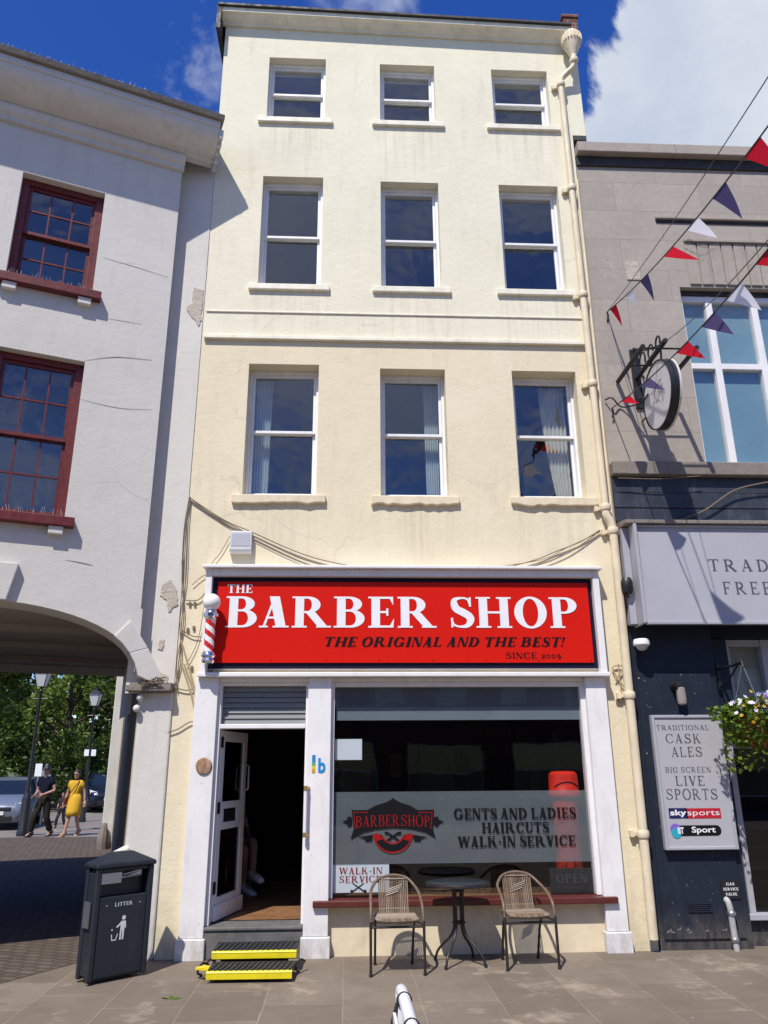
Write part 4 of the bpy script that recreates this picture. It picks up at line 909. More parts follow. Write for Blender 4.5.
for a, b in ((4.242, 4.30), (4.60, 4.685), (5.20, 5.285), (5.80, 5.885), (6.40, 6.485), (7.24, 7.298)): w.box(a, b, .10, .2, 5.097, 7.5)
for i, (a, b) in enumerate(((4.30, 4.60), (4.685, 5.20), (5.285, 5.80), (5.885, 6.40), (6.485, 7.24))): w.box(a, b, .103, .197, 6.44, 6.52); w.box(a, b, .104, .196, 7.42, 7.5); w.box(a, b, .105, .195, 5.097, 5.15)
WN = w.build('window', M['white_gloss'], Pb, bevel=.006)
w = MB(); w.box(4.242, 7.298, .08, .22, 7.502, 7.563); w.build('window_head', M['lead'], WN)
for i, (a, b) in enumerate(((4.30, 4.60), (4.685, 5.20), (5.285, 5.80), (5.885, 6.40), (6.485, 7.24))):
    for lo, hi in ((5.15, 6.44), (6.52, 7.42)):
        g = MB(); g.quad((a, .15, lo), (b, .15, lo), (b, .15, hi), (a, .15, hi)); g.build('pane', M['glass'], WN)
w = MB(); w.quad((4.25, .20, 5.1), (7.29, .20, 5.1), (7.29, .20, 7.5), (4.25, .20, 7.5)); w.build('blind', M['teal'], WN)
mb = MB(); mb.box(PX0+.01, PX1, -.13, 0, 4.92, 5.085); mb.build('stone_ledge', M['stone_dark'], Pb, bevel=.012)
mb = MB()
for k, (a, b) in enumerate(((4.365, 4.53), (4.535, 4.72), (4.725, 4.915))): mb.box(PX0+.015, PX1, -.045-.008*(k % 2), 0, a, b)
mb.build('fascia_boards', M['navy_board'], Pb, bevel=.005)
mb = MB(); mb.prism([(PX0+.02, -.0, 4.36), (PX0+.02, -.30, 4.31), (PX0+.02, -.30, 4.27), (PX0+.02, 0, 4.27)], (PX1-PX0-.02, 0, 0)); mb.build('fascia_cap', M['stone_dark'], Pb, bevel=.005)
# navy ground floor
mb = MB(); mb.box(PX0+.01, 4.0, .0, .4, 0, 4.27); mb.build('ground_floor_wall', M['navy'], Pb)
mb = MB(); mb.box(PX0+.06, 3.93, -.018, -.0005, .10, 2.66); mb.build('raised_panel', M['navy'], Pb, bevel=.006)
mb = MB(); mb.box(4.0, 9.5, .14, .4, 3.05, 4.27); mb.box(4.0, 9.5, .12, .4, 0, .24); mb.box(4.0, 9.5, .06, .4, 1.96, 2.08); mb.build('frontage_beam', M['navy'], Pb, bevel=.01)
w = MB(); w.box(4.001, 9.4, .05, .40, .242, .30); w.build('bar_sill', M['grey_frame'], Pb, bevel=.006)
w = MB(); w.box(4.06, 4.12, .10, .2, .302, 1.958); w.box(5.3, 5.38, .10, .2, .302, 1.958); w.box(4.12, 5.3, .12, .2, 1.88, 1.958)
BW = w.build('bar_window', M['grey_frame'], Pb); g = MB(); g.quad((4.12, .16, .3), (9.4, .16, .3), (9.4, .16, 1.9), (4.12, .16, 1.9)); g.build('pane', M['tint'], BW)
g = MB(); g.box(4.02, 9.4, .38, .42, .3, 3.05); g.build('backing', M['black'], BW)
w = MB(); w.box(4.20, 4.26, .14, .24, 2.09, 3.04); w.box(4.62, 4.72, .13, .24, 2.09, 3.04); w.box(5.3, 5.4, .13, .24, 2.09, 3.04); w.box(4.26, 4.62, .14, .24, 2.97, 3.04); w.box(4.72, 5.3, .14, .24, 2.97, 3.04)
UW = w.build('upper_bar_window', M['grey_frame'], Pb); g = MB(); g.quad((4.2, .19, 2.09), (5.4, .19, 2.09), (5.4, .19, 3.04), (4.2, .19, 3.04)); g.build('pane', M['glass'], UW)
g = MB(); g.quad((4.2, .26, 2.09), (5.4, .26, 2.09), (5.4, .26, 3.04), (4.2, .26, 3.04)); g.build('blind', flat('cream_blind', (.45, .43, .36), .8), UW)
g = MB(); g.box(4.005, 4.2, .08, .39, 2.09, 3.04); g.build('corner_post', M['navy'], Pb)
mb = MB(); rr2 = random.Random(8)
for k in range(10):
    x = rr2.uniform(3.12, 3.75); z = .17+rr2.uniform(-.02, .02); mb.prism([(x, -.0195, z), (x+rr2.uniform(.015, .05), -.0195, z-.004), (x+.03, -.0195, z+rr2.uniform(.012, .03))], (0, -.002, 0))
mb.build('flaked_paint', flat('flaked_grey', (.16, .16, .165), .8), Pb)
mb = MB(); a, b = at(688, 913, -.02), at(712, 903, -.02); mb.box(a.x, b.x, -.024, -.019, a.z, b.z)
for k in range(5): mb.box(a.x+.01, b.x-.01, -.03, -.0245, a.z+.008+k*.017, a.z+.016+k*.017)
mb.build('air_brick', M['navy'], Pb)
c = MB(); c.tube(smooth_pts([at(768, 482, -.14), at(735, 490, -.12), at(705, 510, -.10), at(680, 520, -.10)], 5), .01, 5); c.tube(smooth_pts([at(618, 478, -.14), at(660, 479, -.15), at(700, 476, -.14)], 4), .006, 5); c.build('cable', M['cable'], Pb)
# awning with lettering
AW = thing('awning', 'grey canvas awning board with dark spaced capitals over the navy pub front', 'awning', (6.0, -.2, 3.2))
yt, yb = -.24, -.30; az0, az1 = FZ(640, 621, yb), 4.262
mb = MB(); mb.prism([(3.19, yt, az1), (3.19, yb, az0), (3.19, yb+.03, az0), (3.19, yt+.03, az1)], (6, 0, 0)); mb.build('canvas', M['canvas'], AW)
mb = MB(); mb.box(3.155, 3.19, -.31, -.0, az0-.02, 4.262); mb.box(3.19, 9.2, -.315, -.255, az0-.035, az0+.002); mb.box(3.19, 9.2, -.262, -.20, 4.235, 4.264); mb.build('frame', M['grey_frame'], AW, bevel=.006)
mb = MB(); mb.box(3.075, 3.15, -.13, -.0, az0, 4.26); mb.build('side_box', M['grey_frame'], AW)
mb = MB()
Lr = MB(); upv = Vector((0, yt-yb, az1-az0)).normalized()
def awpt(px, py):
    # plane through (yb,az0)-(yt,az1)
    d = ray(px, py); nrm = Vector((0, az1-az0, -(yt-yb))).normalized(); q = Vector((0, yb, az0)); t = (q-CAM).dot(nrm)/d.dot(nrm); return CAM+d*t
for s, xa, xb, bl, cp in (('TRAD', 709.5, 769, 571, 559.5), ('FREE', 724, 772, 594, 582)):
    o = awpt(xa, bl); e = awpt(xb, bl); put_text(Lr, s, o, XR, upv, e.x-o.x, (awpt(xa, cp)-o).length, T=.12, t=.05, so=.06, gap=.30, base=.003); Lr.build('lettering', M['letter_grey'], AW, recalc=False); Lr = MB()
for nm, lbl, px, py, rad in (('spot_lamp', 'small black lamp fixed to the side of the grey awning', 627, 586, .07),):
    p = at(px, py, -.16); o = thing(nm, lbl, 'lamp', tuple(p)); mb = MB(); mb.lathe([(.05, -.08), (.065, -.03), (.065, .05), (.045, .09), (0, .095)], p, 14); mb.build('housing', M['black'], o, smooth=True)
    mb = MB(); mb.tube(smooth_pts([p+Vector((0, .02, -.08)), p+Vector((.03, .06, -.2)), p+Vector((-.05, .10, -.27)), p+Vector((-.08, .14, -.36))], 4), .008, 6); mb.build('flex', M['black'], o)
# dome camera
p = at(641.5, 643, -.14); o = thing('security_camera', 'white dome security camera on the navy wall below the awning corner', 'security camera', tuple(p))
mb = MB(); mb.lathe([(.0, .045), (.075, .04), (.085, .02), (.085, -.02), (.07, -.035)], p, 22); mb.build('mount', M['white_gloss'], o, smooth=True)
mb = MB(); mb.ball((p.x, p.y, p.z-.035), .062, 16, sz=.8); mb.build('dome', flat('pale_dome', (.5, .5, .52), .15), o, smooth='all')
mb = MB(); mb.box(p.x-.04, p.x+.04, p.y+.05, .0, p.z-.01, p.z+.03); mb.build('arm', M['white_gloss'], o)
# bulkhead wall lamp
p = at(681, 693, -.12); o = thing('wall_lamp', 'black wall lamp with a clear jar shade above the grey pub board', 'wall lamp', tuple(p))
mb = MB(); q = at(677, 686, -.08); mb.lathe([(.0, -.09), (.045, -.085), (.05, -.05), (.05, .0), (.055, .06)], (q.x, -.06, q.z), 18, 'Y'); mb.tube([(q.x, -.10, q.z), (p.x, -.12, p.z+.06)], .02, 8); mb.build('bracket', M['black'], o, smooth=True)
mb = MB(); mb.lathe([(.03, .06), (.045, .05), (.05, -.06), (.045, -.11), (.02, -.125), (0, -.127)], (p.x, -.12, p.z), 18); mb.build('jar_shade', flat('lamp_jar', (.30, .26, .24), .15), o, smooth=True)
# board
yb_ = -.075; x0, x1, z0, z1 = 3.20, 3.945, FZ(690, 850, -.08), FZ(680, 715, -.08)
o = thing('pub_board', 'grey framed pub board listing cask ales and live sports on the navy wall', 'sign board', ((x0+x1)/2, -.05, z0))
mb = MB(); mb.box(x0+.03, x1-.03, -.075, -.02, z0+.03, z1-.03); mb.build('panel', flat('pale_grey_board', (.40, .40, .43), .5), o)
mb = MB(); mb.box(x0, x0+.03, -.09, -.019, z0, z1); mb.box(x1-.03, x1, -.09, -.019, z0, z1); mb.box(x0+.03, x1-.03, -.089, -.019, z0, z0+.03); mb.box(x0+.03, x1-.03, -.089, -.019, z1-.03, z1); mb.build('frame', M['grey_frame'], o, bevel=.005)
mb = MB()
for s, xa, xb, bl, cp in (('TRADITIONAL', 656.5, 709, 730, 725), ('CASK', 666, 701, 743, 734), ('ALES', 672, 702.5, 756.5, 747), ('BIG SCREEN', 665.5, 711, 772.5, 767), ('LIVE', 676, 705, 785.5, 776), ('SPORTS', 666.5, 718, 799.5, 789)):
    a = at(xa, bl, yb_); e = at(xb, bl, yb_); put_text(mb, s, (a.x, yb_, a.z), XR, ZU, e.x-a.x, FZ(xa, cp, yb_)-a.z, T=.11, t=.05, so=.06, gap=.16, base=.002); mb.build('lettering', M['letter_grey'], o, recalc=False); mb = MB()
def rb(name, xa, xb, ya, yb2, mat, off=.003):
    a, b = at(xa, yb2, yb_), at(xb, ya, yb_); m_ = MB(); m_.box(a.x, b.x, yb_-off, yb_-.0005, a.z, b.z); return m_.build(name, mat, o), a, b
_, a, b = rb('blue_logo_block', 669.5, 686.5, 808, 818.5, flat('logo_navy', (.012, .015, .09), .4)); font_text('lettering', 'sky', (a.x+.012, yb_-.003, a.z+.012), XR, ZU, b.x-a.x-.02, (b.z-a.z)*.72, M['letter_white'], o, .03, .001)
_, a, b = rb('red_logo_block', 686.6, 720, 808, 818.5, flat('logo_red', (.45, .015, .03), .4)); font_text('lettering', 'sports', (a.x+.015, yb_-.003, a.z+.012), XR, ZU, b.x-a.x-.03, (b.z-a.z)*.62, M['letter_white'], o, .0, .001)
a, b = at(672, 836, yb_), at(720.5, 825, yb_); m_ = MB(); hh = (b.z-a.z)/2
poly = [(b.x-hh+hh*math.cos(PI*k/10-PI/2), yb_-.0035, a.z+hh+hh*math.sin(PI*k/10-PI/2)) for k in range(11)]+[(a.x+hh+hh*math.cos(PI*k/10+PI/2), yb_-.0035, a.z+hh+hh*math.sin(PI*k/10+PI/2)) for k in range(11)]
m_.prism(poly, (0, .003, 0)); m_.build('black_logo_pill', M['letter_black'], o)
for c_, r_, dx, dz in (((.20, .12, .50), .055, .0, .012), ((.02, .35, .45), .05, .004, -.022)):
    m_ = MB(); m_.lathe([(0, -.0045 if r_ > .052 else -.005), (r_, -.0045 if r_ > .052 else -.005), (r_, -.0037), (0, -.0037)], (a.x+.045+dx, yb_, a.z+hh+dz), 20, 'Y'); m_.build('logo_globe', flat('logo_globe', c_, .4), o)
font_text('lettering', 'BT', (FX(678, 834, yb_), yb_-.006, a.z+.02), XR, ZU, .062, hh*1.25, M['letter_white'], o, .03, .001)
font_text('lettering', 'Sport', (FX(692, 834, yb_), yb_-.0045, a.z+.012), XR, ZU, FX(716, 834, yb_)-FX(692, 834, yb_), hh*1.5, M['letter_white'], o, .02, .001)
# gas valve plate and pipe
a, b = at(723, 899, -.03), at(738.5, 880, -.03); o = thing('gas_valve_sign', 'small black gas service valve plate with white letters low on navy wall', 'sign', ((a.x+b.x)/2, -.03, a.z))
mb = MB(); mb.box(a.x, b.x, -.03, -.02, a.z, b.z); mb.build('plate', M['black'], o)
mb = MB(); w_ = b.x-a.x; h_ = b.z-a.z
for k, s in enumerate(('GAS', 'SERVICE', 'VALVE')): ww = w_*(.45 if k == 0 else .84 if k == 1 else .62); put_text(mb, s, ((a.x+b.x)/2-ww/2, -.03, b.z-h_*(.28+.27*k)), XR, ZU, ww, h_*.15, .2, .1, .03, .14, base=.001)
mb.build('lettering', M['letter_white'], o, recalc=False)
p = at(735, 951, -.07); o = thing('gas_pipe', 'grey painted gas pipe rising from the pavement below the black valve plate', 'pipe', (p.x, -.07, 0))
mb = MB(); X1 = p.x+.02; mb.tube(smooth_pts([(X1, -.07, 0), (X1-.01, -.07, .3), (X1-.012, -.07, .37), (X1-.016, -.05, .43), (X1-.02, -.01, .45)], 4), .030, 12); mb.build('pipe', M['pipe_grey'], o, smooth=True)
for z in (.10, .33): mb = MB(); mb.lathe([(.036, -.02), (.042, -.012), (.042, .012), (.036, .02)], (X1-.004, -.07, z), 14); mb.build('coupling', M['steel'], o, smooth=True)
# round hanging sign on its bracket
p = at(661, 395, -.62); R_ = .40
o = thing('hanging_round_sign', 'round pale hanging pub sign with black rim on a black iron bracket of bars', 'hanging sign', (p.x, -.3, p.z-R_))
cx, cyy, cz = p.x, p.y, p.z
mb = MB(); mb.lathe([(0, -.042), (R_-.018, -.042), (R_-.018, .04), (0, .04)], (cx, cyy, cz), 48, 'X'); mb.build('disc_face', flat('pale_sign_face', (.58, .57, .58), .4), o)
mb = MB(); mb.lathe([(R_-.018, -.05), (R_, -.05), (R_, -.03), (R_, .045), (R_-.018, .045)], (cx, cyy, cz), 48, 'X', False); mb.build('rim', M['black'], o, smooth=True)
mb = MB(); mb.lathe([(R_-.004, .0455), (R_+.010, .047), (R_+.010, .065), (R_-.02, .065)], (cx, cyy, cz), 48, 'X', False); mb.build('back_ring', M['white_trim'], o, smooth=True)
mb = MB(); q = Vector((cx-.0435, cyy, cz))                    # faint branch drawing on the face
for k in range(26):
    a0 = rr.uniform(0, 2*PI); L0 = rr.uniform(.08, .2); b0 = q+Vector((-.0005*(k % 4), rr.uniform(-.16, .16), rr.uniform(-.12, .14))); dv = Vector((0, math.cos(a0), math.sin(a0)))*L0/2; nv = Vector((0, -math.sin(a0), math.cos(a0)))*.006
    mb.quad(b0-dv-nv, b0+dv-nv*.3, b0+dv+nv*.3, b0-dv+nv)
mb.build('face_drawing', flat('faded_grey_ink', (.28, .28, .30), .6), o, recalc=False)
zb1 = FZ(619, 382, -.02)
def tipY(px, py, z):
    d = ray(px, py); return (CAM+d*((z-CAM.z)/d.z))
t1 = tipY(641, 346, zb1); x1 = FX(619, 382)
mb = MB(); L1 = t1.y
t3 = tipY(697, 347, zb1)
ztop = zb1+.05
mb.tube([((x1+t1.x)/2, -.02, zb1), ((x1+t1.x)/2, L1, zb1)], .028, 8); mb.build('bar', M['black'], o)
mb = MB(); mb.tube([(t3.x, -.25, zb1), (t3.x, L1, zb1)], .028, 8); mb.build('bar', M['black'], o)
mb = MB(); mb.tube([(cx, -.02, ztop), (cx, L1-.05, ztop)], .03, 8); mb.build('bar', M['black'], o)
for yy in (L1*.95, L1*.5): mb = MB(); mb.tube([((x1+t1.x)/2, yy, zb1), (t3.x, yy, zb1)], .011, 6); mb.build('cross_rod', M['black'], o)
mb = MB(); mb.box(cx-.05, cx+.05, -.03, -.001, zb1-.35, zb1+.45); mb.build('wall_plate', M['black'], o)
mb = MB()
def scroll(c, r, a0, a1, rr_=.012): mb.tube([Vector((cx, c[0]+r*(1-.05*k/4)*math.cos(a0+(a1-a0)*k/18), c[1]+r*math.sin(a0+(a1-a0)*k/18))) for k in range(19)], rr_, 6); mb.build('scroll', M['black'], o); mb.__init__()
scroll((-.25, ztop+.12), .10, -PI/2, PI*1.2); scroll((-.50, ztop+.10), .08, -PI/2, PI*1.1); scroll((-.14, ztop-.18), .14, -1, 2.6); scroll((-.72, ztop+.09), .07, -PI/2, PI*1.2)
mb.tube([(cx, -.02, ztop+.42), (cx, -.35, ztop+.2), (cx, L1*.9, ztop+.02)], .012, 6)
mb.tube([(cx, cyy-.15, ztop), (cx, cyy-.12, cz+R_-.05)], .012, 6); mb.tube([(cx, cyy+.15, ztop), (cx, cyy+.12, cz+R_-.05)], .012, 6)
mb.tube([(cx, cyy+R_-.02, cz-.05), (cx, -.01, cz-.05)], .010, 6); mb.build('stay_rods', M['black'], o)
c = MB(); c.tube(smooth_pts([at(605, 400, -.02), at(612, 398, -.1), at(622, 407, -.02), at(640, 403, -.2), at(648, 394, -.4)], 5), .009, 6); c.build('supply_flex', M['black'], o)
# hanging basket
p = at(757, 722, -.46); o = thing('hanging_basket', 'hanging basket of trailing green leaves with white and yellow flowers by the pub board', 'hanging basket', (p.x, -.5, p.z))
mb = MB(); mb.lathe([(0, -.26), (.12, -.22), (.2, -.12), (.235, .0), (.24, .03), (.20, .03)], p, 22); mb.build('basket', M['orange'], o, smooth=True)
bt = at(738, 664, -.42); mb = MB(); bx_ = bt.x
mb.box(bx_-.02, bx_+.02, .03, .08, bt.z-.22, bt.z+.05); mb.tube([(bx_, .05, bt.z), (bx_, -.5, bt.z)], .014, 6); mb.tube(smooth_pts([(bx_, .04, bt.z-.2), (bx_, -.2, bt.z-.12), (bx_, -.42, bt.z)], 5), .010, 6); mb.tube([(bx_, -.5, bt.z+.03), (bx_, -.52, bt.z-.04)], .014, 6); mb.build('bracket', M['black'], o)
mb = MB()
for k in range(3):
    w = 2*PI*k/3+.4; mb.tube([(bx_, -.5, bt.z), (p.x+.23*math.cos(w), p.y+.23*math.sin(w), p.z+.02)], .003, 4)
mb.build('chain', M['steel'], o)
rl = random.Random(21)
def leafquad(mb, c, s, rnd, droop=0):
    a = Vector((rnd.gauss(0, 1), rnd.gauss(0, 1), rnd.gauss(0, .6)-droop)).normalized(); b = a.cross(Vector((rnd.gauss(0, 1), rnd.gauss(0, 1), rnd.gauss(0, 1)))).normalized(); l = s*rnd.uniform(.7, 1.4)
    mb.add([c-a*l*.5, c+b*l*.28+a*l*.05, c+a*l*.5, c-b*l*.28+a*l*.05], [(0, 1, 2, 3)])
mb = MB()
for k in range(2600):
    while True:
        v = Vector((rl.uniform(-1, 1), rl.uniform(-1, 1), rl.uniform(-1, 1)))
        if .35 < v.length < 1: break
    v = v.normalized()*rl.uniform(.65, 1.05)
    if v.z > 0: c = Vector((v.x*.36, v.y*.34, v.z*.22+.02))
    else: c = Vector((v.x*.34, v.y*.33, v.z*.30+.02))
    if k % 12 == 0: w = rl.uniform(0, 2*PI); c = Vector((.33*math.cos(w), .32*math.sin(w), -rl.uniform(.1, .48)))
    leafquad(mb, Vector(p)+c, .06, rl, .3)
for k in range(60): leafquad(mb, Vector(p)+Vector((-.36-rl.uniform(0, .10), rl.uniform(-.1, .1), .05+rl.uniform(-.03, .1))), .05, rl)
mb.build('foliage', M['leaf_fresh'], o, recalc=False)
def flowers(name, mat, n, cen, spread, s):
    mb = MB()
    for k in range(n):
        c = Vector(p)+Vector(cen)+Vector((rl.gauss(0, spread[0]), rl.gauss(0, spread[1]), rl.gauss(0, spread[2]))); nv = Vector((rl.gauss(0, .5), -1+rl.gauss(0, .4), .6+rl.gauss(0, .4))).normalized(); a = nv.orthogonal().normalized(); b = nv.cross(a)
        for q in range(5):
            w = 2*PI*q/5; d1 = a*math.cos(w)+b*math.sin(w); d2 = -a*math.sin(w)+b*math.cos(w); mb.add([c, c+d1*s*.7+d2*s*.35, c+d1*s+nv*s*.15, c+d1*s*.7-d2*s*.35], [(0, 1, 2, 3)])
    mb.build(name, mat, o, recalc=False)
flowers('white_flowers', M['petal_white'], 46, (.0, -.24, .17), (.15, .06, .05), .024); flowers('yellow_flowers', M['petal_yellow'], 46, (-.02, -.30, .10), (.17, .05, .09), .020); flowers('violet_flowers', M['petal_violet'], 18, (.03, -.2, .22), (.13, .08, .03), .022)

# ================================================================== BUNTING AND WIRES
def proj(q):
    v = Vector(q)-CAM; w = v.dot(cf); return 384+FPX*v.dot(cr)/w, 512-FPX*v.dot(cu)/w
def pennant(name, c):
    m, nt, o = newmat(name); d = nd(nt, 'ShaderNodeBsdfDiffuse'); t = nd(nt, 'ShaderNodeBsdfTranslucent'); x = nd(nt, 'ShaderNodeMixShader'); x.inputs[0].default_value = .5
    cc = mixc(nt, noise(nt, pos(nt), 20, 3), [q*.9 for q in c], c); nt.links.new(cc, d.inputs[0]); nt.links.new(cc, t.inputs[0]); nt.links.new(d.outputs[0], x.inputs[1]); nt.links.new(t.outputs[0], x.inputs[2]); nt.links.new(x.outputs[0], o.inputs[0]); return m
FL = {'red': pennant('red_pennant', (.62, .02, .04)), 'purple': pennant('violet_blue_pennant', (.11, .09, .20)), 'white': pennant('white_pennant', (.82, .82, .88))}
def bunting(label, A_, B_, flags, sag):
    A_, B_ = Vector(A_), Vector(B_); o = thing('bunting', label, 'bunting', tuple(A_), 'bunting strings over the pub')
    pt = lambda t: A_.lerp(B_, t)-Vector((0, 0, sag*4*t*(1-t)))
    mb = MB(); mb.tube([pt(k/30*1.6) for k in range(31)], .007, 5); mb.tube([A_+Vector((0, 0, 0)), A_+Vector((.01, .0, -.05)), A_+Vector((.0, .02, -.12))], .012, 5); mb.build('string', M['black'], o)
    for px, colr, sw, ln in flags:
        lo, hi = 0, 1.6
        for _ in range(30):
            t = (lo+hi)/2
            if proj(pt(t))[0] < px: lo = t
            else: hi = t
        dl = (B_-A_).length; h = .135/dl; a, b = pt(t-h), pt(t+h); mid = pt(t)
        tip = mid+Vector((sw[0]*1.5, sw[1]*1.3, -ln*1.45)); mb = MB(); n = 6
        for i in range(n):
            for s0, s1, k in ((a, b, 0),):
                f0, f1 = i/n, (i+1)/n; bow = lambda f: Vector((.004*math.sin(f*PI), -.014*math.sin(f*PI), -.016*math.sin(f*PI)))
                mb.quad(a.lerp(tip, f0)+bow(f0), b.lerp(tip, f0)+bow(f0), b.lerp(tip, f1)+bow(f1), a.lerp(tip, f1)+bow(f1))
        mb.build('pennant', FL[colr], o, smooth='all', recalc=False)
bunting('upper string of red, white and violet triangular bunting running up past the pub roof', at(607, 312, -.03), at(768, 126, -4.2), [(613, 'red', (.05, -.02, ), .20), (629, 'white', (.05, .03), .12), (644, 'purple', (.05, 0), .20), (668, 'red', (.20, 0), .06), (692, 'white', (.14, 0), .10), (719, 'purple', (.10, 0), .19), (752, 'red', (.14, 0), .16)], .10)
bunting('lower string of red, white and violet bunting crossing the round hanging sign', at(612, 408, -.05), at(768, 249, -3.6), [(625, 'red', (.10, 0), .04), (645, 'purple', (.14, 0), .06), (682, 'red', (.14, 0), .08), (708, 'purple', (.14, 0), .10), (733, 'white', (.14, 0), .12), (764, 'red', (.14, 0), .08)], .10)
for lbl, a, b in (('thin dark cable running up to the right above the bunting across the sky', at(607, 312, -.02), at(768, 58, -5.0)), ('thin dark cable rising from the round hanging sign toward the right edge', Vector((cx, L1, ztop)), at(768, 222, -4.5))):
    mb = MB(); a, b = Vector(a), Vector(b); mb.tube([a.lerp(b, k/20*1.5)-Vector((0, 0, .12*4*(k/20)*(1-k/20*1))) * (1 if k <= 20 else 0) for k in range(21)], .004, 5); tag(mb.build('overhead_cable', M['black'], loc=tuple(a)), lbl, 'cable')
# ================================================================== PAVEMENT FURNITURE
def rattanmat():
    m, nt, o = newmat('woven_rattan')
    v = pos(nt); n = noise(nt, pos(nt, (60, 60, 14)), 1, 3); r = nd(nt, 'ShaderNodeNewGeometry')
    c = ramp(nt, r.outputs['Random Per Island'], [(0, (.14, .095, .06)), (.5, (.25, .185, .125)), (1, (.35, .27, .19))])
    c = mixc(nt, ramp(nt, n, [(.35, (.45,)*3), (.65, (0, 0, 0))]), c, (.10, .07, .05))
    bsdf(nt, o, c, .45); return m
M['rattan'] = rattanmat()
def make_chair(label):
    t = thing('bistro_chair', label, 'chair', (0, 0, 0), 'rattan bistro chairs')
    hw = .235; f = MB(); F = smooth_pts
    hoop = [(-hw, -.20, 0), (-hw, -.19, .25), (-hw, -.18, .40)]
    up = [(-hw, -.18, .40), (-hw+.005, -.14, .52), (-hw+.012, .0, .60), (-hw+.03, .14, .645), (-.14, .215, .71), (-.05, .235, .738), (.05, .235, .738), (.14, .215, .71), (hw-.03, .14, .645), (hw-.012, .0, .60), (hw-.005, -.14, .52), (hw, -.18, .40)]
    for s in (-1, 1):
        l = MB(); l.tube([(s*hw, -.20, 0), (s*hw, -.18, .42)], .0125, 10); l.build('leg', M['dark_metal'], t, smooth=True)
        l = MB(); l.tube(F([(s*.17, .22, 0), (s*.175, .12, .28), (s*.18, .03, .40)], 4), .0115, 10); l.build('leg', M['dark_metal'], t, smooth=True)
    a = MB(); a.tube(F(up, 5), .0135, 10); a.build('hoop_frame', M['tan_tube'], t, smooth=True)
    a = MB(); a.tube([(-hw, -.18, .375), (hw, -.18, .375)], .010, 8); a.tube([(-hw, -.18, .385), (-.18, .05, .385), (-.16, .17, .40)], .009, 8); a.tube([(hw, -.18, .385), (.18, .05, .385), (.16, .17, .40)], .009, 8); a.tube([(-.17, .14, .39), (.17, .14, .39)], .009, 8)
    a.build('seat_frame', M['dark_metal'], t, smooth=True)
    s = MB(); n = 22                                          # seat: strands running front to back over a rounded front rail
    for k in range(n):
        x = -.185+.37*(k+.5)/n; d = -.225+.05*(abs(x)/.185)**2; w = .37/n*.44
        s.tube([(x, d+.02, .405), (x, d, .425), (x, d+.03, .44), (x, -.05, .425), (x, .15, .425)], w, 5)
    for k in range(9): s.tube([(-.19, -.17+k*.036, .434), (.19, -.17+k*.036, .434)], .006, 5)
    s.build('seat', M['rattan'], t, smooth=True)
    b = MB(); n = 17; P = [(.14, .425), (.175, .50), (.20, .60), (.225, .70), (.233, .732)]
    for k in range(n):
        u = (k+.5)/n*2-1; b.tube([(u*(.135+.01*z), y-.01*u*u, z-.012*u*u*(i > 2)) for i, (y, z) in enumerate(P)], .0062, 5)
    for z in (.47, .71): b.tube([(u*.14, .17+(z-.47)*.25-.012, z) for u in (-1, -.5, 0, .5, 1)], .006, 5)
    for j in range(4):                                        # raised woven lozenge
        z = .575+j*.018; b.tube([(-.07+.012*j, .190+j*.004-.005, z), (.05+.012*j, .195+j*.004-.003, z+.035)], .0050, 5)
    b.build('backrest', M['rattan'], t, smooth=True)
    c = MB()
    for s_ in (-1, 1): c.lathe([(.016, 0), (.016, .02), (.013, .03)], (s_*hw, -.20, 0), 8); c.lathe([(.015, 0), (.015, .02), (.012, .03)], (s_*.17, .22, 0), 8)
    c.build('foot_caps', M['black'], t); return t
z0 = .004
ch = make_chair('brown rattan bistro chair left of the dark table, in front of the walk-in poster')
chair2 = copy_tree(ch, (1.655, -.455, z0), math.radians(4), 'brown rattan bistro chair right of the dark table, below the post box')
ch.location = (.455, -.575, z0); ch.rotation_euler = (0, 0, math.radians(2))
T = thing('bistro_table', 'small round dark glass bistro table with curved metal legs between two rattan chairs', 'table', (1.055, -.375, z0))
X = Matrix.Translation((1.055, -.375, z0))
m = MB(); m.X = X; m.lathe([(0, .668), (.285, .668), (.292, .672), (.292, .678), (.285, .682), (0, .682)], (0, 0, 0), 48); m.build('table_top', M['table_glass'], T, smooth=True)
m = MB(); m.X = X; m.lathe([(.286, .655), (.302, .658), (.304, .672), (.298, .686), (.288, .688), (.2885, .684)], (0, 0, 0), 48, 'Z', False); m.build('rim', M['dark_metal'], T, smooth=True)
for k in range(4):
    w = PI/4+k*PI/2+.15; d = Vector((math.cos(w), math.sin(w), 0)); pts = [d*.05+Vector((0, 0, .655)), d*.048+Vector((0, 0, .42)), d*.05+Vector((0, 0, .30)), d*.09+Vector((0, 0, .22)), d*.17+Vector((0, 0, .15)), d*.235+Vector((0, 0, .08)), d*.262+Vector((0, 0, 0))]
    m = MB(); m.X = X; m.tube(smooth_pts(pts, 5), .0115, 10); L_ = m.build('leg', M['dark_metal'], T, smooth=True)
    m = MB(); m.X = X; m.lathe([(.015, 0), (.015, .018), (.012, .03)], d*.262, 8); m.build('foot_cap', M['black'], L_)
m = MB(); m.X = X
for z in (.33, .60): m.lathe([(.058, z), (.063, z+.004), (.063, z+.014), (.058, z+.018)], (0, 0, 0), 18, 'Z', False)
for k in (0, 1): m.box(-.2, .2, -.012, .012, .645, .655) if k == 0 else m.box(-.012, .012, -.2, .2, .6445, .6545)
m.build('collar', M['dark_metal'], T, smooth=True)

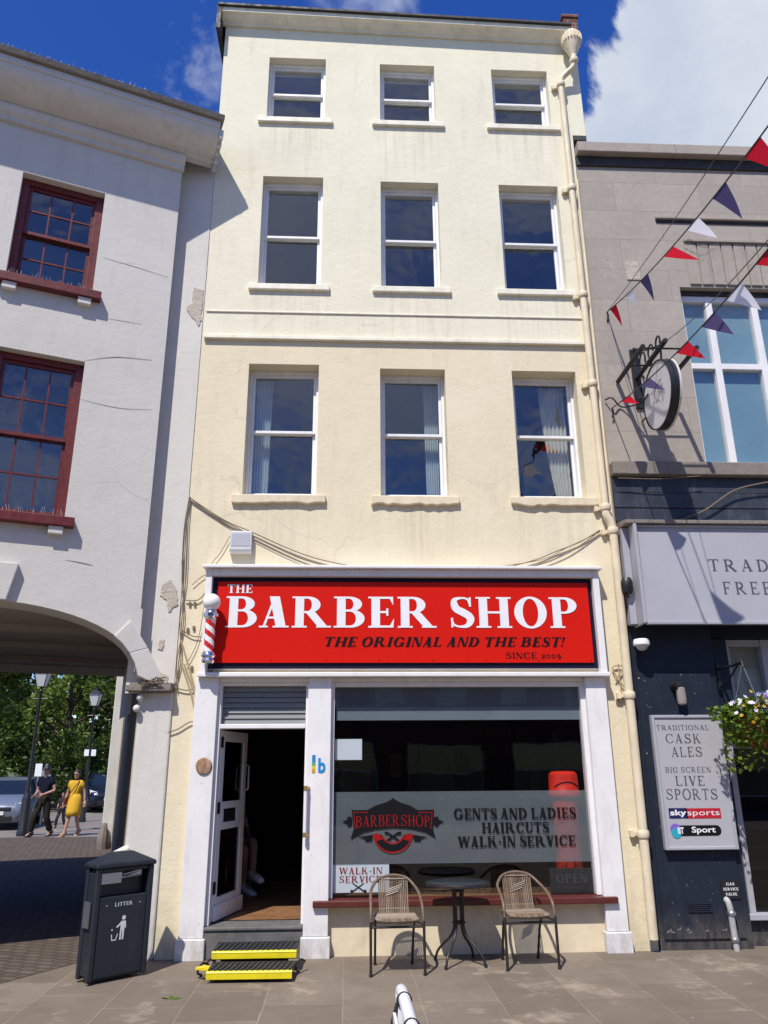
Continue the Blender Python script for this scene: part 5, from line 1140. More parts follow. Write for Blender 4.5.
# litter bin
bo = Vector((-2.13, -.925, .006)); X = Matrix.Translation(bo)@Matrix.Rotation(math.radians(42), 4, 'Z')
LB = thing('litter_bin', 'dark slate litter bin with hipped lid and white litter pictogram beside the white pier', 'litter bin', tuple(X@Vector((.27, .2, 0))))
BWd, BD, BH = .54, .23, .885
m = MB(); m.X = X; m.box(0, .05, 0, .05, .02, BH); m.box(BWd-.05, BWd, 0, .05, .02, BH); m.box(0, .05, BD-.05, BD, .02, BH); m.box(BWd-.05, BWd, BD-.05, BD, .02, BH); m.box(.05, BWd-.05, .03, BD-.01, .02, .05); m.box(.05, BWd-.05, .012, BD-.01, BH-.035, BH)
m.box(.05, BWd-.05, BD-.04, BD-.012, .05, BH-.035); m.box(.012, .04, .05, BD-.05, .05, BH-.035); m.box(BWd-.04, BWd-.012, .05, BD-.05, .05, BH-.035); m.build('frame', M['bin'], LB, bevel=.012)
m = MB(); m.X = X; m.box(.052, BWd-.052, .006, .04, .04, .655); DB = m.build('door_panel', M['bin'], LB, bevel=.008)
m = MB(); m.X = X; m.box(.055, BWd-.055, .10, .12, .655, BH-.037); m.build('opening_lining', M['black'], LB)
m = MB(); m.X = X; m.box(.058, .25, .045, .05, .755, .84); m.prism([(.25, .05, .79), (.25, .09, .80), (BWd-.10, .09, .83), (BWd-.10, .05, .84), (BWd-.10, .05, .80)], (0, 0, .012)); m.build('stub_plate', M['steel'], LB)
m = MB(); m.X = X; e = .012
b4 = [(-e, -e, BH), (BWd+e, -e, BH), (BWd+e, BD+e, BH), (-e, BD+e, BH)]; b5 = [(x, y_, BH+.035) for x, y_, _ in b4]; t4 = [(.17, .09, BH+.12), (BWd-.17, .09, BH+.12), (BWd-.17, BD-.09, BH+.12), (.17, BD-.09, BH+.12)]
m.add(b4+b5+t4, [(0, 3, 2, 1)]+[(i, (i+1) % 4, 4+(i+1) % 4, 4+i) for i in range(4)]+[(4+i, 4+(i+1) % 4, 8+(i+1) % 4, 8+i) for i in range(4)]+[(8, 9, 10, 11)]); m.build('lid', M['bin'], LB, bevel=.01)
m = MB(); m.X = X; m.box(-.012, .0, .06, BD-.06, .42, .62); m.build('side_plate', M['steel'], LB)
R3 = X.to_3x3(); rt = R3@Vector((1, 0, 0)); fo = X@Vector((0, .006, 0))
m = MB(); put_text(m, 'LITTER', fo+rt*.19+Vector((0, 0, .575)), rt, ZU, .165, .03, .17, .08, .06, .14, base=.002)
for x in (.11, .42): m.add([fo+rt*x+Vector((0, 0, .585))+rt.cross(Vector(ZU))*.002, fo+rt*(x+.018)+Vector((0, 0, .589))+rt.cross(Vector(ZU))*.002, fo+rt*x+Vector((0, 0, .593))+rt.cross(Vector(ZU))*.002], [(0, 1, 2)])
m.build('lettering', M['letter_white'], DB, recalc=False)
m = MB()
def tp(x, y_, k=0): return fo+rt*(.19+x)+Vector((0, 0, .31+y_))+rt.cross(Vector(ZU))*(.002+.0004*k)
def tpoly(pts, k=0): m.add([tp(*q, k) for q in pts], [list(range(len(pts)))])
tpoly([(.095+.018*math.cos(2*PI*k/14), .170+.018*math.sin(2*PI*k/14)) for k in range(14)])
tpoly([(.07, .145), (.115, .145), (.122, .09), (.112, .085), (.108, .12), (.104, 0), (.09, 0), (.089, .075), (.083, .075), (.08, 0), (.066, 0), (.07, .10)], 1)
tpoly([(.07, .140), (.072, .118), (.04, .095), (.028, .104), (.055, .125)], 2)
tpoly([(-.012, .050), (-.004, .050), (.004, .0), (-.004, .0)], 1); tpoly([(.0, .0), (.0, .008), (.03, .008), (.03, .0)], 2); tpoly([(.028, .0), (.036, .0), (.052, .05), (.044, .05)], 1); tpoly([(-.016, .085), (-.006, .092), (.004, .083), (-.006, .078)], 1)
m.build('pictogram', M['letter_white'], DB, recalc=False)

# portable yellow steps
SP = thing('portable_step', 'portable two tread yellow and black step in front of the shop doorway', 'step', (-.85, -.65, .004))
def step(x0, x1, yf, yb2, zt, tilt=0):
    X_ = Matrix.Translation((x0, yf, 0))@Matrix.Rotation(tilt, 4, 'Z'); w = x1-x0
    m = MB(); m.X = X_; m.box(0, w, 0, .012, zt-.060, zt-.012); n = 16
    m.prism([(0, -.004, zt-.012), (0, .035, zt-.012), (0, .035, zt+.002), (0, .004, zt+.002)], (w, 0, 0)); m.build('riser', M['yellow'], SP, bevel=.003)
    m = MB(); m.X = X_; m.box(0, w, .036, yb2-yf, zt-.012, zt); 
    for k in range(n):
        x = w*(k+.3)/n; m.prism([(x, .04, zt), (x+.018, .04, zt), (x+.045, yb2-yf-.01, zt), (x+.027, yb2-yf-.01, zt)], (0, 0, .010))
    m.box(0, w, yb2-yf-.012, yb2-yf, zt, zt+.012);
    for k in range(n): x = w*(k+.55)/n; m.lathe([(.009, zt+.002), (.009, zt+.006), (.0, zt+.007)], (x, .02, 0), 8)
    m.build('tread', M['tread'], SP)
step(-1.16, -.44, -.90, -.60, (.092), math.radians(-1)); step(-1.17, -.425, -.58, -.24, .178, math.radians(0))
m = MB()
for x, yv in ((-1.24, -.62), (-1.2, -.5), (-.40, -.55)): m.tube(smooth_pts([(x, yv, .01), (x-.02, yv-.1, .05), (x+.01, yv-.05, .11), (x+.05, yv+.03, .08)], 4), .010, 6)
m.box(-1.14, -.46, -.60, -.585, .012, .075); m.box(-1.10, -.50, -.82, -.80, .005, .03); m.box(-1.10, -.50, -.5, -.48, .005, .12); m.build('side_bracket', M['dark_metal'], SP)
m = MB(); m.prism([(-1.27, -.78, .085), (-1.15, -.845, .085), (-1.15, -.74, .085), (-1.20, -.70, .085)], (0, 0, .018)); m.build('yellow_tab', M['yellow'], SP)
# fallen leaf
p = gnd(169, 1000); m = MB()
for q in range(3):
    w = q*1.1+.3; a = Vector((math.cos(w), math.sin(w)*.8, .10)); b = Vector((-a.y, a.x, 0)); m.add([p+Vector((0, 0, .008)), p+a*.05+b*.02+Vector((0, 0, .012)), p+a*.10, p+a*.05-b*.02+Vector((0, 0, .004))], [(0, 1, 2, 3)])
tag(m.build('fallen_leaf', M['leaf_fresh'], loc=tuple(p)), 'green fallen leaf lying on the pavement right of the litter bin', 'leaf')
# white board seen end-on
p = gnd(398, 985, .98); AB = thing('pavement_board', 'white tubular pavement board seen end on with a dark strap round its top', 'pavement sign', (p.x, p.y-.5, .004))
q = p+Vector((.008, -.02, 0)); dirn = Vector((.005, -1, 0)).normalized(); L0 = .62
m = MB(); pts = [q+Vector((0, 0, -.95)), q+Vector((0, 0, -.10)), q+dirn*.02+Vector((0, 0, -.035)), q+dirn*.07]+[q+dirn*(L0-.07), q+dirn*(L0-.02)+Vector((0, 0, -.035)), q+dirn*L0+Vector((0, 0, -.1)), q+dirn*L0+Vector((0, 0, -.95))]
m.tube(smooth_pts(pts, 4), .020, 12); m.build('frame', flat('white_plastic', (.80, .80, .80), .3), AB, smooth=True)
m = MB(); nx = Vector((-dirn.y, dirn.x, 0))
for k, off in ((0, -.030), (1, .018)):
    a = q+dirn*.03+nx*off; m.prism([a+Vector((0, 0, -.85)), a+dirn*(L0-.06)+Vector((0, 0, -.85)), a+dirn*(L0-.06)+Vector((0, 0, -.07)), a+Vector((0, 0, -.07))], nx*.010)
m.build('panel', flat('white_panel', (.74, .75, .76), .35), AB)
m = MB()
for d_ in (.17, .45):
    c = q+dirn*d_; m.tube([c+Vector((0, 0, .022)).lerp(Vector((0, 0, .022)), 0)]+[c+(nx*math.cos(w)+Vector((0, 0, 1))*math.sin(w))*.0225 for w in [PI/2-2.4*k/10 for k in range(11)]], .004, 5); m.tube([c+(nx*math.cos(w)+Vector((0, 0, 1))*math.sin(w))*.0225 for w in [PI/2+2.4*k/10 for k in range(11)]], .004, 5)
m.tube([q+Vector((-.01, -.01, -.04)), q+dirn*.02+nx*-.03+Vector((0, 0, -.10)), q+dirn*.03+nx*-.03+Vector((0, 0, -.2))], .008, 6)
m.build('strap', M['black'], AB)

# ================================================================== PEOPLE
def skin_mesh(V, Ed, root=0, sub=2):
    me = bpy.data.meshes.new('t'); bm = bmesh.new(); ly_ = bm.verts.layers.skin.verify(); vs = []
    for i, (c, r) in enumerate(V):
        v = bm.verts.new(c); r = r if isinstance(r, tuple) else (r, r); v[ly_].radius = r; v[ly_].use_root = (i == root); vs.append(v)
    for a, b in Ed: bm.edges.new((vs[a], vs[b]))
    bm.to_mesh(me); bm.free(); ob = bpy.data.objects.new('t', me); COL.objects.link(ob)
    k = ob.modifiers.new('s', 'SKIN'); k.use_smooth_shade = True; s = ob.modifiers.new('u', 'SUBSURF'); s.levels = s.render_levels = sub
    dgp = bpy.context.evaluated_depsgraph_get(); m2 = bpy.data.meshes.new_from_object(ob.evaluated_get(dgp)); bpy.data.objects.remove(ob)
    out = ([v.co.copy() for v in m2.vertices], [list(p.vertices) for p in m2.polygons]); bpy.data.meshes.remove(m2); return out
def person(label, base, rz, J, cols, extras=(), scale=1.0, loc_z=0, female=False):
    """J: joint positions in local metres, the figure facing -y"""
    o = thing('person', label, 'person', tuple(base)); X_ = Matrix.Translation(base)@Matrix.Rotation(rz, 4, 'Z')@Matrix.Scale(scale, 4)
    names = list(J); ix = {k: i for i, k in enumerate(names)}
    RAD = dict(pelvis=(.135, .105), waist=(.115, .09), chest=(.15, .10), neck=.052, nape=.05, shL=.062, shR=.062, elL=.042, elR=.042, wrL=.029, wrR=.029, hL=.085, hR=.085, knL=.060, knR=.060, anL=.040, anR=.040, toL=.032, toR=.032)
    ch_ = [('pelvis', 'waist'), ('waist', 'chest'), ('chest', 'nape'), ('nape', 'neck')]+[(a+s, b+s) if a not in ('chest', 'pelvis') else (a, b+s) for s in 'LR' for a, b in (('chest', 'sh'), ('sh', 'el'), ('el', 'wr'), ('pelvis', 'h'), ('h', 'kn'), ('kn', 'an'), ('an', 'to'))]
    vs, fs = skin_mesh([(J[k], tuple(x*.80 for x in RAD[k]) if k in ('pelvis', 'waist', 'chest') else RAD[k]*.85 if k[:2] in ('sh', 'hL', 'hR') else RAD[k]) for k in names], [(ix[a], ix[b]) for a, b in ch_], ix['pelvis'])
    m = MB(); m.X = X_; m.add(vs, fs); H = Vector(J['head']) if 'head' in J else Vector(J['neck'])+Vector((0, -.01, .12))
    b = len(m.v)
    secs = []                                                  # head: rings from chin to crown, then nose and ears
    for z, ry, rx, dy in ((-.125, .030, .026, -.045), (-.105, .062, .052, -.02), (-.06, .084, .066, -.004), (-.01, .095, .074, 0), (.04, .097, .076, .004), (.08, .085, .066, .006), (.11, .055, .044, .006), (.122, .015, .012, .006)):
        secs.append([H+Vector((rx*math.cos(2*PI*k/16), dy+ry*math.sin(2*PI*k/16), z)) for k in range(16)])
    m.loft(secs)
    m.add([H+Vector(q) for q in ((-.012, -.088, -.045), (.012, -.088, -.045), (0, -.118, -.042), (0, -.092, .005))], [(0, 1, 2), (0, 2, 3), (1, 3, 2)])
    for s in (-1, 1): m.ball(H+Vector((s*.076, .008, -.015)), .022, 8, .4, .8, 1.3)
    for s in 'LR':                                             # hands: palm and five curled fingers
        w, e = Vector(J['wr'+s]), Vector(J['el'+s]); d = (w-e).normalized(); sd = d.cross(Vector((0, 1, .2))).normalized(); nn = sd.cross(d)
        m.loft([[w+d*t+sd*(a*wd)+nn*(c*.016) for a, c in ((-1, -1), (1, -1), (1.05, 0), (1, 1), (-1, 1), (-1.05, 0))] for t, wd in ((-.02, .024), (.03, .038), (.075, .040), (.095, .036))])
        for k, ln in enumerate((.066, .076, .072, .056)):
            a = w+d*.085+sd*((k-1.5)*.021); m.tube([a, a+d*ln*.5-nn*.008, a+d*ln*.85-nn*.026, a+d*ln-nn*.038], [.0095, .009, .008, .006], 6)
        a = w+d*.025-sd*.034; m.tube([a, a+d*.03-sd*.022-nn*.006, a+d*.06-sd*.026-nn*.016], [.011, .010, .007], 6)
    m.build('body', M['skin'], o, smooth='all')
    m = MB(); m.X = X_
    for s in (-1, 1): m.ball(H+Vector((s*.03, -.086, .005)), .010, 8, 1.3, .6, .7)
    m.build('eyes', M['black'], o, smooth='all'); m = MB(); m.X = X_; m.ball(H+Vector((0, -.082, -.075)), .02, 8, 1.2, .5, .3); m.build('mouth', flat('lips', (.35, .10, .09), .5), o, smooth='all')
    def cloth(name, mat, parts, grow, rads={}):
        use = [k for pr in parts for k in pr]; seen = []; [seen.append(k) for k in use if k not in seen]
        P = {}
        for k in seen:
            if ':' in k: a, b_, f = k.split(':'); P[k] = (Vector(J[a]).lerp(Vector(J[b_]), float(f)), tuple(x+grow for x in (RAD[a] if isinstance(RAD[a], tuple) else (RAD[a],)*2)))
            else: P[k] = (Vector(J[k]), tuple(x+grow for x in (RAD[k] if isinstance(RAD[k], tuple) else (RAD[k],)*2)))
            if k in rads: P[k] = (P[k][0], rads[k])
        id_ = {k: i for i, k in enumerate(seen)}; v, f = skin_mesh([P[k] for k in seen], [(id_[a], id_[b_]) for a, b_ in parts], 0)
        q = MB(); q.X = X_; q.add(v, f); return q.build(name, mat, o, smooth='all')
    for ex in extras: ex(o, X_, J, H, cloth)
    return o
def hair_cap(mat, back=.0, bun=False, name='hair'):
    def f(o, X_, J, H, cloth):
        m = MB(); m.X = X_; secs = []
        for z, ry, rx, dy in ((-.09-back, .05, .055, .055), (-.02, .082, .083, .026), (.045, .098, .085, .012), (.09, .09, .076, .008), (.122, .06, .05, .008), (.136, .02, .016, .008)): secs.append([H+Vector((rx*math.cos(2*PI*k/16), dy+ry*math.sin(2*PI*k/16), z)) for k in range(16)])
        m.loft(secs)
        if bun: m.ball(H+Vector((0, .10, .0)), .055, 12); m.ball(H+Vector((.07, .02, -.03)), .03, 8, .6, 1, 1.6); m.ball(H+Vector((-.07, .02, -.03)), .03, 8, .6, 1, 1.6)
        m.build(name, mat, o, smooth='all')
    return f
def shoes(mat, bare=False):
    def f(o, X_, J, H, cloth):
        for s in 'LR':
            a, t = Vector(J['an'+s]), Vector(J['to'+s]); d = (t-a); d = d/d.length; m = MB(); m.X = X_; sd = d.cross(Vector((0, 0, 1))).normalized(); up = sd.cross(d)
            m.loft([[a+d*q+sd*(w*math.cos(2*PI*k/10))+up*(h*math.sin(2*PI*k/10)+zz) for k in range(10)] for q, w, h, zz in ((-.08, .036, .045, -.020), (-.03, .048, .068, -.016), (.06, .052, .054, -.022), (.14, .056, .042, -.028), (.22, .05, .036, -.030), (.25, .03, .02, -.032))]); m.build('shoe', mat, o, smooth='all')
    return f
def piece(name, mat, parts, grow, rads={}): return lambda o, X_, J, H, cloth: cloth(name, mat, parts, grow, rads)
SHIRT = [('pelvis', 'waist'), ('waist', 'chest'), ('chest', 'nape'), ('chest', 'shL'), ('shL', 'shL:elL:.6'), ('chest', 'shR'), ('shR', 'shR:elR:.6')]
TRS = [('waist:pelvis:.25', 'pelvis'), ('pelvis', 'hL'), ('hL', 'knL'), ('knL', 'knL:anL:.92'), ('pelvis', 'hR'), ('hR', 'knR'), ('knR', 'knR:anR:.92')]
walk = dict(pelvis=(0, 0, .94), waist=(0, -.01, 1.12), chest=(0, -.02, 1.32), nape=(0, -.015, 1.45), neck=(0, -.02, 1.52), shL=(-.18, -.02, 1.41), shR=(.18, -.02, 1.41), elL=(-.25, .02, 1.13), elR=(.27, .02, 1.15), wrL=(-.16, -.20, 1.03), wrR=(.10, -.20, 1.05), hL=(-.09, 0, .88), hR=(.09, 0, .88), knL=(-.14, -.18, .48), knR=(.11, .02, .46), anL=(-.20, -.14, .09), anR=(.13, .22, .10), toL=(-.215, -.30, .035), toR=(.14, .08, .03))
def cap(mat):
    def f(o, X_, J, H, cloth):
        m = MB(); m.X = X_; m.loft([[H+Vector((r*.82*math.cos(2*PI*k/16), .004+r*math.sin(2*PI*k/16), z)) for k in range(16)] for z, r in ((.03, .103), (.07, .10), (.11, .075), (.135, .03))]); m.prism([H+Vector(q) for q in ((-.065, -.085, .035), (.065, -.085, .035), (.055, -.165, .02), (-.055, -.165, .02))], (0, 0, .012)); m.build('cap', mat, o, smooth=True)
    return f
navy_c = flat('navy_cotton', (.009, .011, .024), .95, 0, .1); khaki = flat('dark_khaki_cotton', (.028, .024, .018), .95, 0, .1); yel = flat('mustard_cotton', (.62, .36, .02), .85)
g1 = gnd(40, 837); person('man in a navy shirt, dark trousers and dark cap walking beyond the arch', g1, math.radians(-18), walk, 0, [piece('shirt', navy_c, SHIRT, .022), piece('trousers', khaki, TRS, .024), hair_cap(M['black']), cap(M['black']), shoes(M['black'])], 1.04)
wm = dict(walk); wm.update(elL=(-.27, .02, 1.14), wrL=(-.29, -.06, .90), elR=(.25, .05, 1.15), wrR=(.29, .03, .91), knL=(-.07, -.12, .47), knR=(.08, .05, .47), anL=(-.10, -.20, .09), anR=(.06, .24, .12), toL=(-.11, -.35, .035), toR=(.06, .10, .03), shL=(-.16, -.02, 1.40), shR=(.16, -.02, 1.40))
def dress(o, X_, J, H, cloth):
    d = cloth('dress', yel, SHIRT, .03, {'waist': (.125, .10)})
    m = MB(); m.X = X_; m.loft([[Vector((cxx+rx*math.cos(2*PI*k/24)*(1+.05*math.sin(k*2.6)), cyy_+ry*math.sin(2*PI*k/24), z)) for k in range(24)] for z, rx, ry, cxx, cyy_ in ((1.14, .14, .11, 0, 0), (1.0, .185, .145, 0, 0), (.85, .20, .165, 0, -.01), (.66, .205, .19, 0, -.02), (.52, .20, .20, -.01, -.02))]); m.build('skirt', yel, o, smooth='all')
def bag(o, X_, J, H, cloth):
    m = MB(); m.X = X_; m.tube(smooth_pts([(.14, -.10, 1.44), (.06, -.17, 1.30), (-.08, -.17, 1.12), (-.19, -.13, 1.0)], 4), .013, 6); m.tube(smooth_pts([(.14, -.10, 1.44), (.12, .08, 1.45), (-.05, .16, 1.2), (-.2, .02, 1.0)], 4), .013, 6); m.build('bag_strap', flat('brown_leather', (.16, .045, .02), .6), o, smooth=True)
    m = MB(); m.X = X_; m.loft([[Vector((-.24+.05*math.cos(2*PI*k/12), -.05+.12*math.sin(2*PI*k/12)*w, z)) for k in range(12)] for z, w in ((.82, .8), (.86, 1), (.98, 1), (1.02, .8))]); m.build('shoulder_bag', flat('bag_leather', (.14, .03, .02), .6), o, smooth=True)
def glasses(o, X_, J, H, cloth):
    m = MB(); m.X = X_
    for s in (-1, 1): m.ball(H+Vector((s*.033, -.094, .005)), .028, 10, 1, .3, .75)
    m.build('sunglasses', M['black'], o, smooth='all')
g2 = gnd(71, 836); person('woman in a mustard yellow dress and sunglasses with a brown shoulder bag', g2, math.radians(-15), wm, 0, [dress, hair_cap(flat('dark_brown_hair', (.02, .013, .01), .6), .03, True), glasses, bag, shoes(flat('tan_sandal', (.35, .2, .12), .7))], .98)
g3 = gnd(60, 828); person('small figure in dark clothes half hidden between the man and the woman', g3, math.radians(-10), {k: (v[0]*-1 if k[-1] not in 'LR' else v[0], v[1], v[2]) for k, v in walk.items()}, 0, [piece('top', flat('dark_top', (.015, .015, .025), .9), SHIRT, .022), piece('trousers', M['black'], TRS, .022), hair_cap(M['black']), shoes(M['black'])], .60)
# seated customer in the dim shop
kn = at(247, 843, 1.75); 
sit = dict(pelvis=(0, .0, .50), waist=(0, .02, .68), chest=(0, .0, .88), nape=(0, .0, 1.01), neck=(0, -.01, 1.08), shL=(-.18, 0, .97), shR=(.18, 0, .97), elL=(-.23, -.06, .70), elR=(.23, -.06, .70), wrL=(-.08, -.24, .60), wrR=(.10, -.24, .62), hL=(-.09, -.03, .50), hR=(.09, -.03, .50), knL=(-.10, -.42, .50), knR=(.0, -.45, .58), anL=(-.10, -.40, .09), anR=(-.14, -.60, .24), toL=(-.10, -.55, .04), toR=(-.18, -.73, .22))
bp = Vector((FX(259, 878, 1.75)-.46, 2.35, .285))
person('person seated in the dark shop with legs crossed and white shoes, seen through the doorway', bp, math.radians(50), sit, 0, [piece('shirt', M['black'], SHIRT, .022), hair_cap(M['black']), shoes(M['letter_white']), piece('shorts', flat('dark_red_shorts', (.12, .03, .03), .9), [('waist:pelvis:.7', 'pelvis'), ('pelvis', 'hL'), ('hL', 'hL:knL:.6'), ('pelvis', 'hR'), ('hR', 'hR:knR:.6')], .02)], 1)
wc = thing('waiting_chair', 'plain black waiting chair under the seated person in the dark shop', 'chair', tuple(bp)); Xc = Matrix.Translation(bp)@Matrix.Rotation(math.radians(50), 4, 'Z')
m = MB(); m.X = Xc; m.box(-.22, .22, -.24, .2, .36, .40); m.build('seat', M['black'], wc, bevel=.01)
m = MB(); m.X = Xc; m.box(-.22, .22, .17, .20, .5, .85); m.build('backrest', M['black'], wc, bevel=.01)
for sx in (-1, 1):
    for y_ in (-.2, .18): m = MB(); m.X = Xc; m.tube([(sx*.2, y_, 0), (sx*.2, y_, .36 if y_ < 0 else .8)], .012, 6); m.build('leg', M['chrome'], wc)

# ================================================================== CARS
def car(label, loc, rz, colour, length=1.0, h=1.0):
    o = thing('parked_car', label, 'car', (0, 0, 0), 'cars parked beyond the arch'); S_ = Matrix.Diagonal((1, length, h, 1)).to_4x4()
    body = paint('car_paint', colour, .22, .02, 3, .35)
    def sec(y_, w, zb_, zt_): h_ = [(.80, zb_), (.97, zb_+.08), (1, (zb_+zt_)*.5), (.98, zt_-.12), (.88, zt_-.03), (.6, zt_+.005)]; return [(w*a, y_, z) for a, z in h_]+[(-w*a, y_, z) for a, z in h_[::-1]]
    m = MB(); m.X = S_; m.loft([sec(*q) for q in ((-2.10, .62, .34, .62), (-2.03, .76, .24, .74), (-1.80, .86, .20, .84), (-1.2, .88, .19, .95), (-.85, .885, .19, 1.0), (0, .89, .19, 1.02), (1.2, .89, .19, 1.04), (1.8, .86, .21, 1.03), (2.02, .80, .26, .96), (2.10, .70, .34, .84))]); m.build('body', body, o, smooth='all')
    rows = [(-.98, .98, .74), (-.22, 1.43, .58), (.5, 1.49, .59), (1.35, 1.44, .57), (2.0, 1.03, .70)]
    g_ = [(-.98, .96, .73), (-.25, 1.41, .565), (.5, 1.46, .575), (1.35, 1.41, .555), (1.98, 1.0, .69)]
    m = MB(); m.X = S_; m.loft([[(-w, y_, z), (w, y_, z), (w*1.27 if 0 < i < 4 else w*1.02, y_+(0 if 0 < i < 4 else 0), .98 if 0 < i < 4 else z-.01), (-w*1.27 if 0 < i < 4 else -w*1.02, y_, .98 if 0 < i < 4 else z-.01)] for i, (y_, z, w) in enumerate(g_)]); m.build('windows', flat('car_window_glass', (.012, .018, .03), .08), o)
    m = MB(); m.X = S_; m.loft([[(-w, y_, z-.02), (w, y_, z-.02), (w*.97, y_, z+.012), (0, y_, z+.03), (-w*.97, y_, z+.012)] for y_, z, w in rows[1:4]])
    for s in (-1, 1):
        m.tube([(s*.76, -1.0, .98), (s*.585, -.22, 1.43)], .035, 6); m.tube([(s*.57, 1.35, 1.43), (s*.72, 2.0, 1.0)], .05, 6); m.tube([(s*.585, .45, 1.47), (s*.77, .48, 1.0)], .03, 6)
        for a, b_ in zip(rows[1:3], rows[2:4]): m.tube([(s*a[2], a[0], a[1]-.01), (s*b_[2], b_[0], b_[1]-.01)], .03, 6)
    m.build('roof', body, o, smooth=True)
    for y_ in (-1.32, 1.30):
        for s in (-1, 1):
            w = MB(); w.X = S_; w.lathe([(.20, -.09), (.30, -.10), (.315, -.06), (.315, .06), (.30, .10), (.20, .09)], (s*.80, y_, .315), 22, 'X'); Wh = w.build('wheel', M['black'], o, smooth=True)
            w = MB(); w.X = S_
            w.lathe([(.03, s*.075), (.195, s*.085), (.205, s*.10), (.20, s*.06), (.03, s*.05)], (s*.80, y_, .315), 18, 'X')
            w.build('rim', M['steel'], Wh, smooth=True)
    for s in (-1, 1):
        m = MB(); m.X = S_; m.loft([[(s*.50, -2.04, .64), (s*.72, -1.97, .66), (s*.70, -1.93, .78), (s*.52, -1.98, .74)], [(s*.52, -2.09, .65), (s*.80, -1.90, .68), (s*.83, -1.72, .84), (s*.56, -2.02, .76)]]); m.build('headlight', flat('headlight_lens', (.55, .57, .60), .1), o)
        m = MB(); m.X = S_; m.ball((s*.98, -.72, 1.02), .10, 12, 1, .6, .7); m.tube([(s*.86, -.72, .98), (s*.95, -.72, 1.0)], .02, 6); m.build('wing_mirror', body, o, smooth='all')
        m = MB(); m.X = S_; m.lathe([(0, -.01), (.07, -.01), (.08, .02)], (s*.62, -2.06, .40), 14, 'Y'); m.build('fog_lamp', M['black'], o)
    m = MB(); m.X = S_; m.box(-.45, .45, -2.125, -2.0, .56, .66); m.box(-.5, .5, -2.12, -2.0, .26, .42); m.build('grille', M['black'], o, bevel=.02)
    m = MB(); m.X = S_; m.box(-.26, .26, -2.14, -2.127, .44, .545); m.build('number_plate', flat('plate_white', (.7, .7, .68), .4), o)
    o.location = loc; o.rotation_euler = (0, 0, rz); return o
p = gnd(-2, 831); car('silver hatchback parked at the left edge seen through the arch', (p.x-.6, p.y+2.0, .004), math.radians(12), (.20, .235, .30))
p = gnd(87, 813); car('dark blue large car parked behind the woman in yellow', (p.x+.1, p.y+2.0, .004), math.radians(22), (.012, .018, .035), 1.05, 1.1)
p = gnd(40, 801); car('small blue car parked side on, partly hidden behind the walking man', (p.x+1.0, p.y+1.2, .004), math.radians(-75), (.015, .03, .12), .85, .98)

# ================================================================== LAMP POSTS AND ROAD SIGNS
def lamp_post(label, base, top, big=False):
    o = thing('street_lamp', label, 'street lamp', tuple(base), 'black lamp posts beyond the arch'); m = MB(); m.X = Matrix.Translation(base); k = 1.0 if big else .8
    m.lathe([(.16*k, 0), (.16*k, .10), (.13*k, .16), (.13*k, .95), (.09*k, 1.05), (.06, 1.2), (.05, 2.0), (.04, top-.75), (.06, top-.72), (.035, top-.66), (.06, top-.6)], (0, 0, 0), 14); m.tube([(-.22, 0, top-.95), (.22, 0, top-.95)], .018, 6); m.build('post', M['black'], o, smooth=True)
    m = MB(); m.X = Matrix.Translation(base); t = top-.6; m.add([(sx*.10, sy*.10, t) for sx, sy in ((-1, -1), (1, -1), (1, 1), (-1, 1))]+[(sx*.19, sy*.19, t+.40) for sx, sy in ((-1, -1), (1, -1), (1, 1), (-1, 1))], [(0, 1, 2, 3)]+[(i, (i+1) % 4, 4+(i+1) % 4, 4+i) for i in range(4)]); m.build('lantern_glass', flat('lantern_pane', (.55, .57, .56), .15), o)
    m = MB(); m.X = Matrix.Translation(base); m.add([(sx*.22, sy*.22, t+.402) for sx, sy in ((-1, -1), (1, -1), (1, 1), (-1, 1))]+[(sx*.06, sy*.06, t+.55) for sx, sy in ((-1, -1), (1, -1), (1, 1), (-1, 1))], [(3, 2, 1, 0), (4, 5, 6, 7)]+[(i, (i+1) % 4, 4+(i+1) % 4, 4+i) for i in range(4)]); m.lathe([(.03, t+.55), (.04, t+.6), (0, t+.66)], (0, 0, 0), 8)
    for sx, sy in ((-1, -1), (1, -1), (1, 1), (-1, 1)): m.tube([(sx*.10, sy*.10, t), (sx*.19, sy*.19, t+.4)], .014, 5)
    m.build('lantern_cap', M['black'], o); return o
b1 = gnd(22, 836); b1.z = .008; lamp_post('tall black lamp post with thick base beside the walking man', b1, FZ(44, 666, b1.y), True)
b2 = Vector((at(87, 775, 21).x, 21, .004)); l2 = lamp_post('slim black lamp post carrying two white plates in front of the trees', b2, FZ(94, 689, 21))
m = MB()
for px in (86.5, 93.5): p = at(px, 753, 20.9); m.box(p.x-.08, p.x+.08, 20.9, 20.92, p.z-.10, p.z+.12)
m.build('sign_plate', M['paper'], l2)
for nm, lbl, px, py, dpt, sh in (('road_sign', 'small white rectangular road sign behind the walking man', 39, 770, 19, 0), ('road_sign', 'grey back of a triangular road sign beside the man wearing a cap', 46.5, 770, 19.6, 1)):
    p = at(px, py, dpt); o = thing(nm, lbl, 'road sign', (p.x, p.y, 0), 'road signs beyond the arch'); m = MB(); m.tube([(p.x, p.y, 0), (p.x, p.y, p.z+.2)], .03, 8); m.build('post', M['steel'], o)
    m = MB()
    if sh: m.prism([(p.x-.2, p.y-.05, p.z-.2), (p.x+.2, p.y-.05, p.z-.2), (p.x, p.y-.05, p.z+.22)], (0, .015, 0))
    else: m.box(p.x-.11, p.x+.11, p.y-.05, p.y-.035, p.z-.2, p.z+.2)
    m.build('plate', M['steel'] if sh else M['paper'], o)

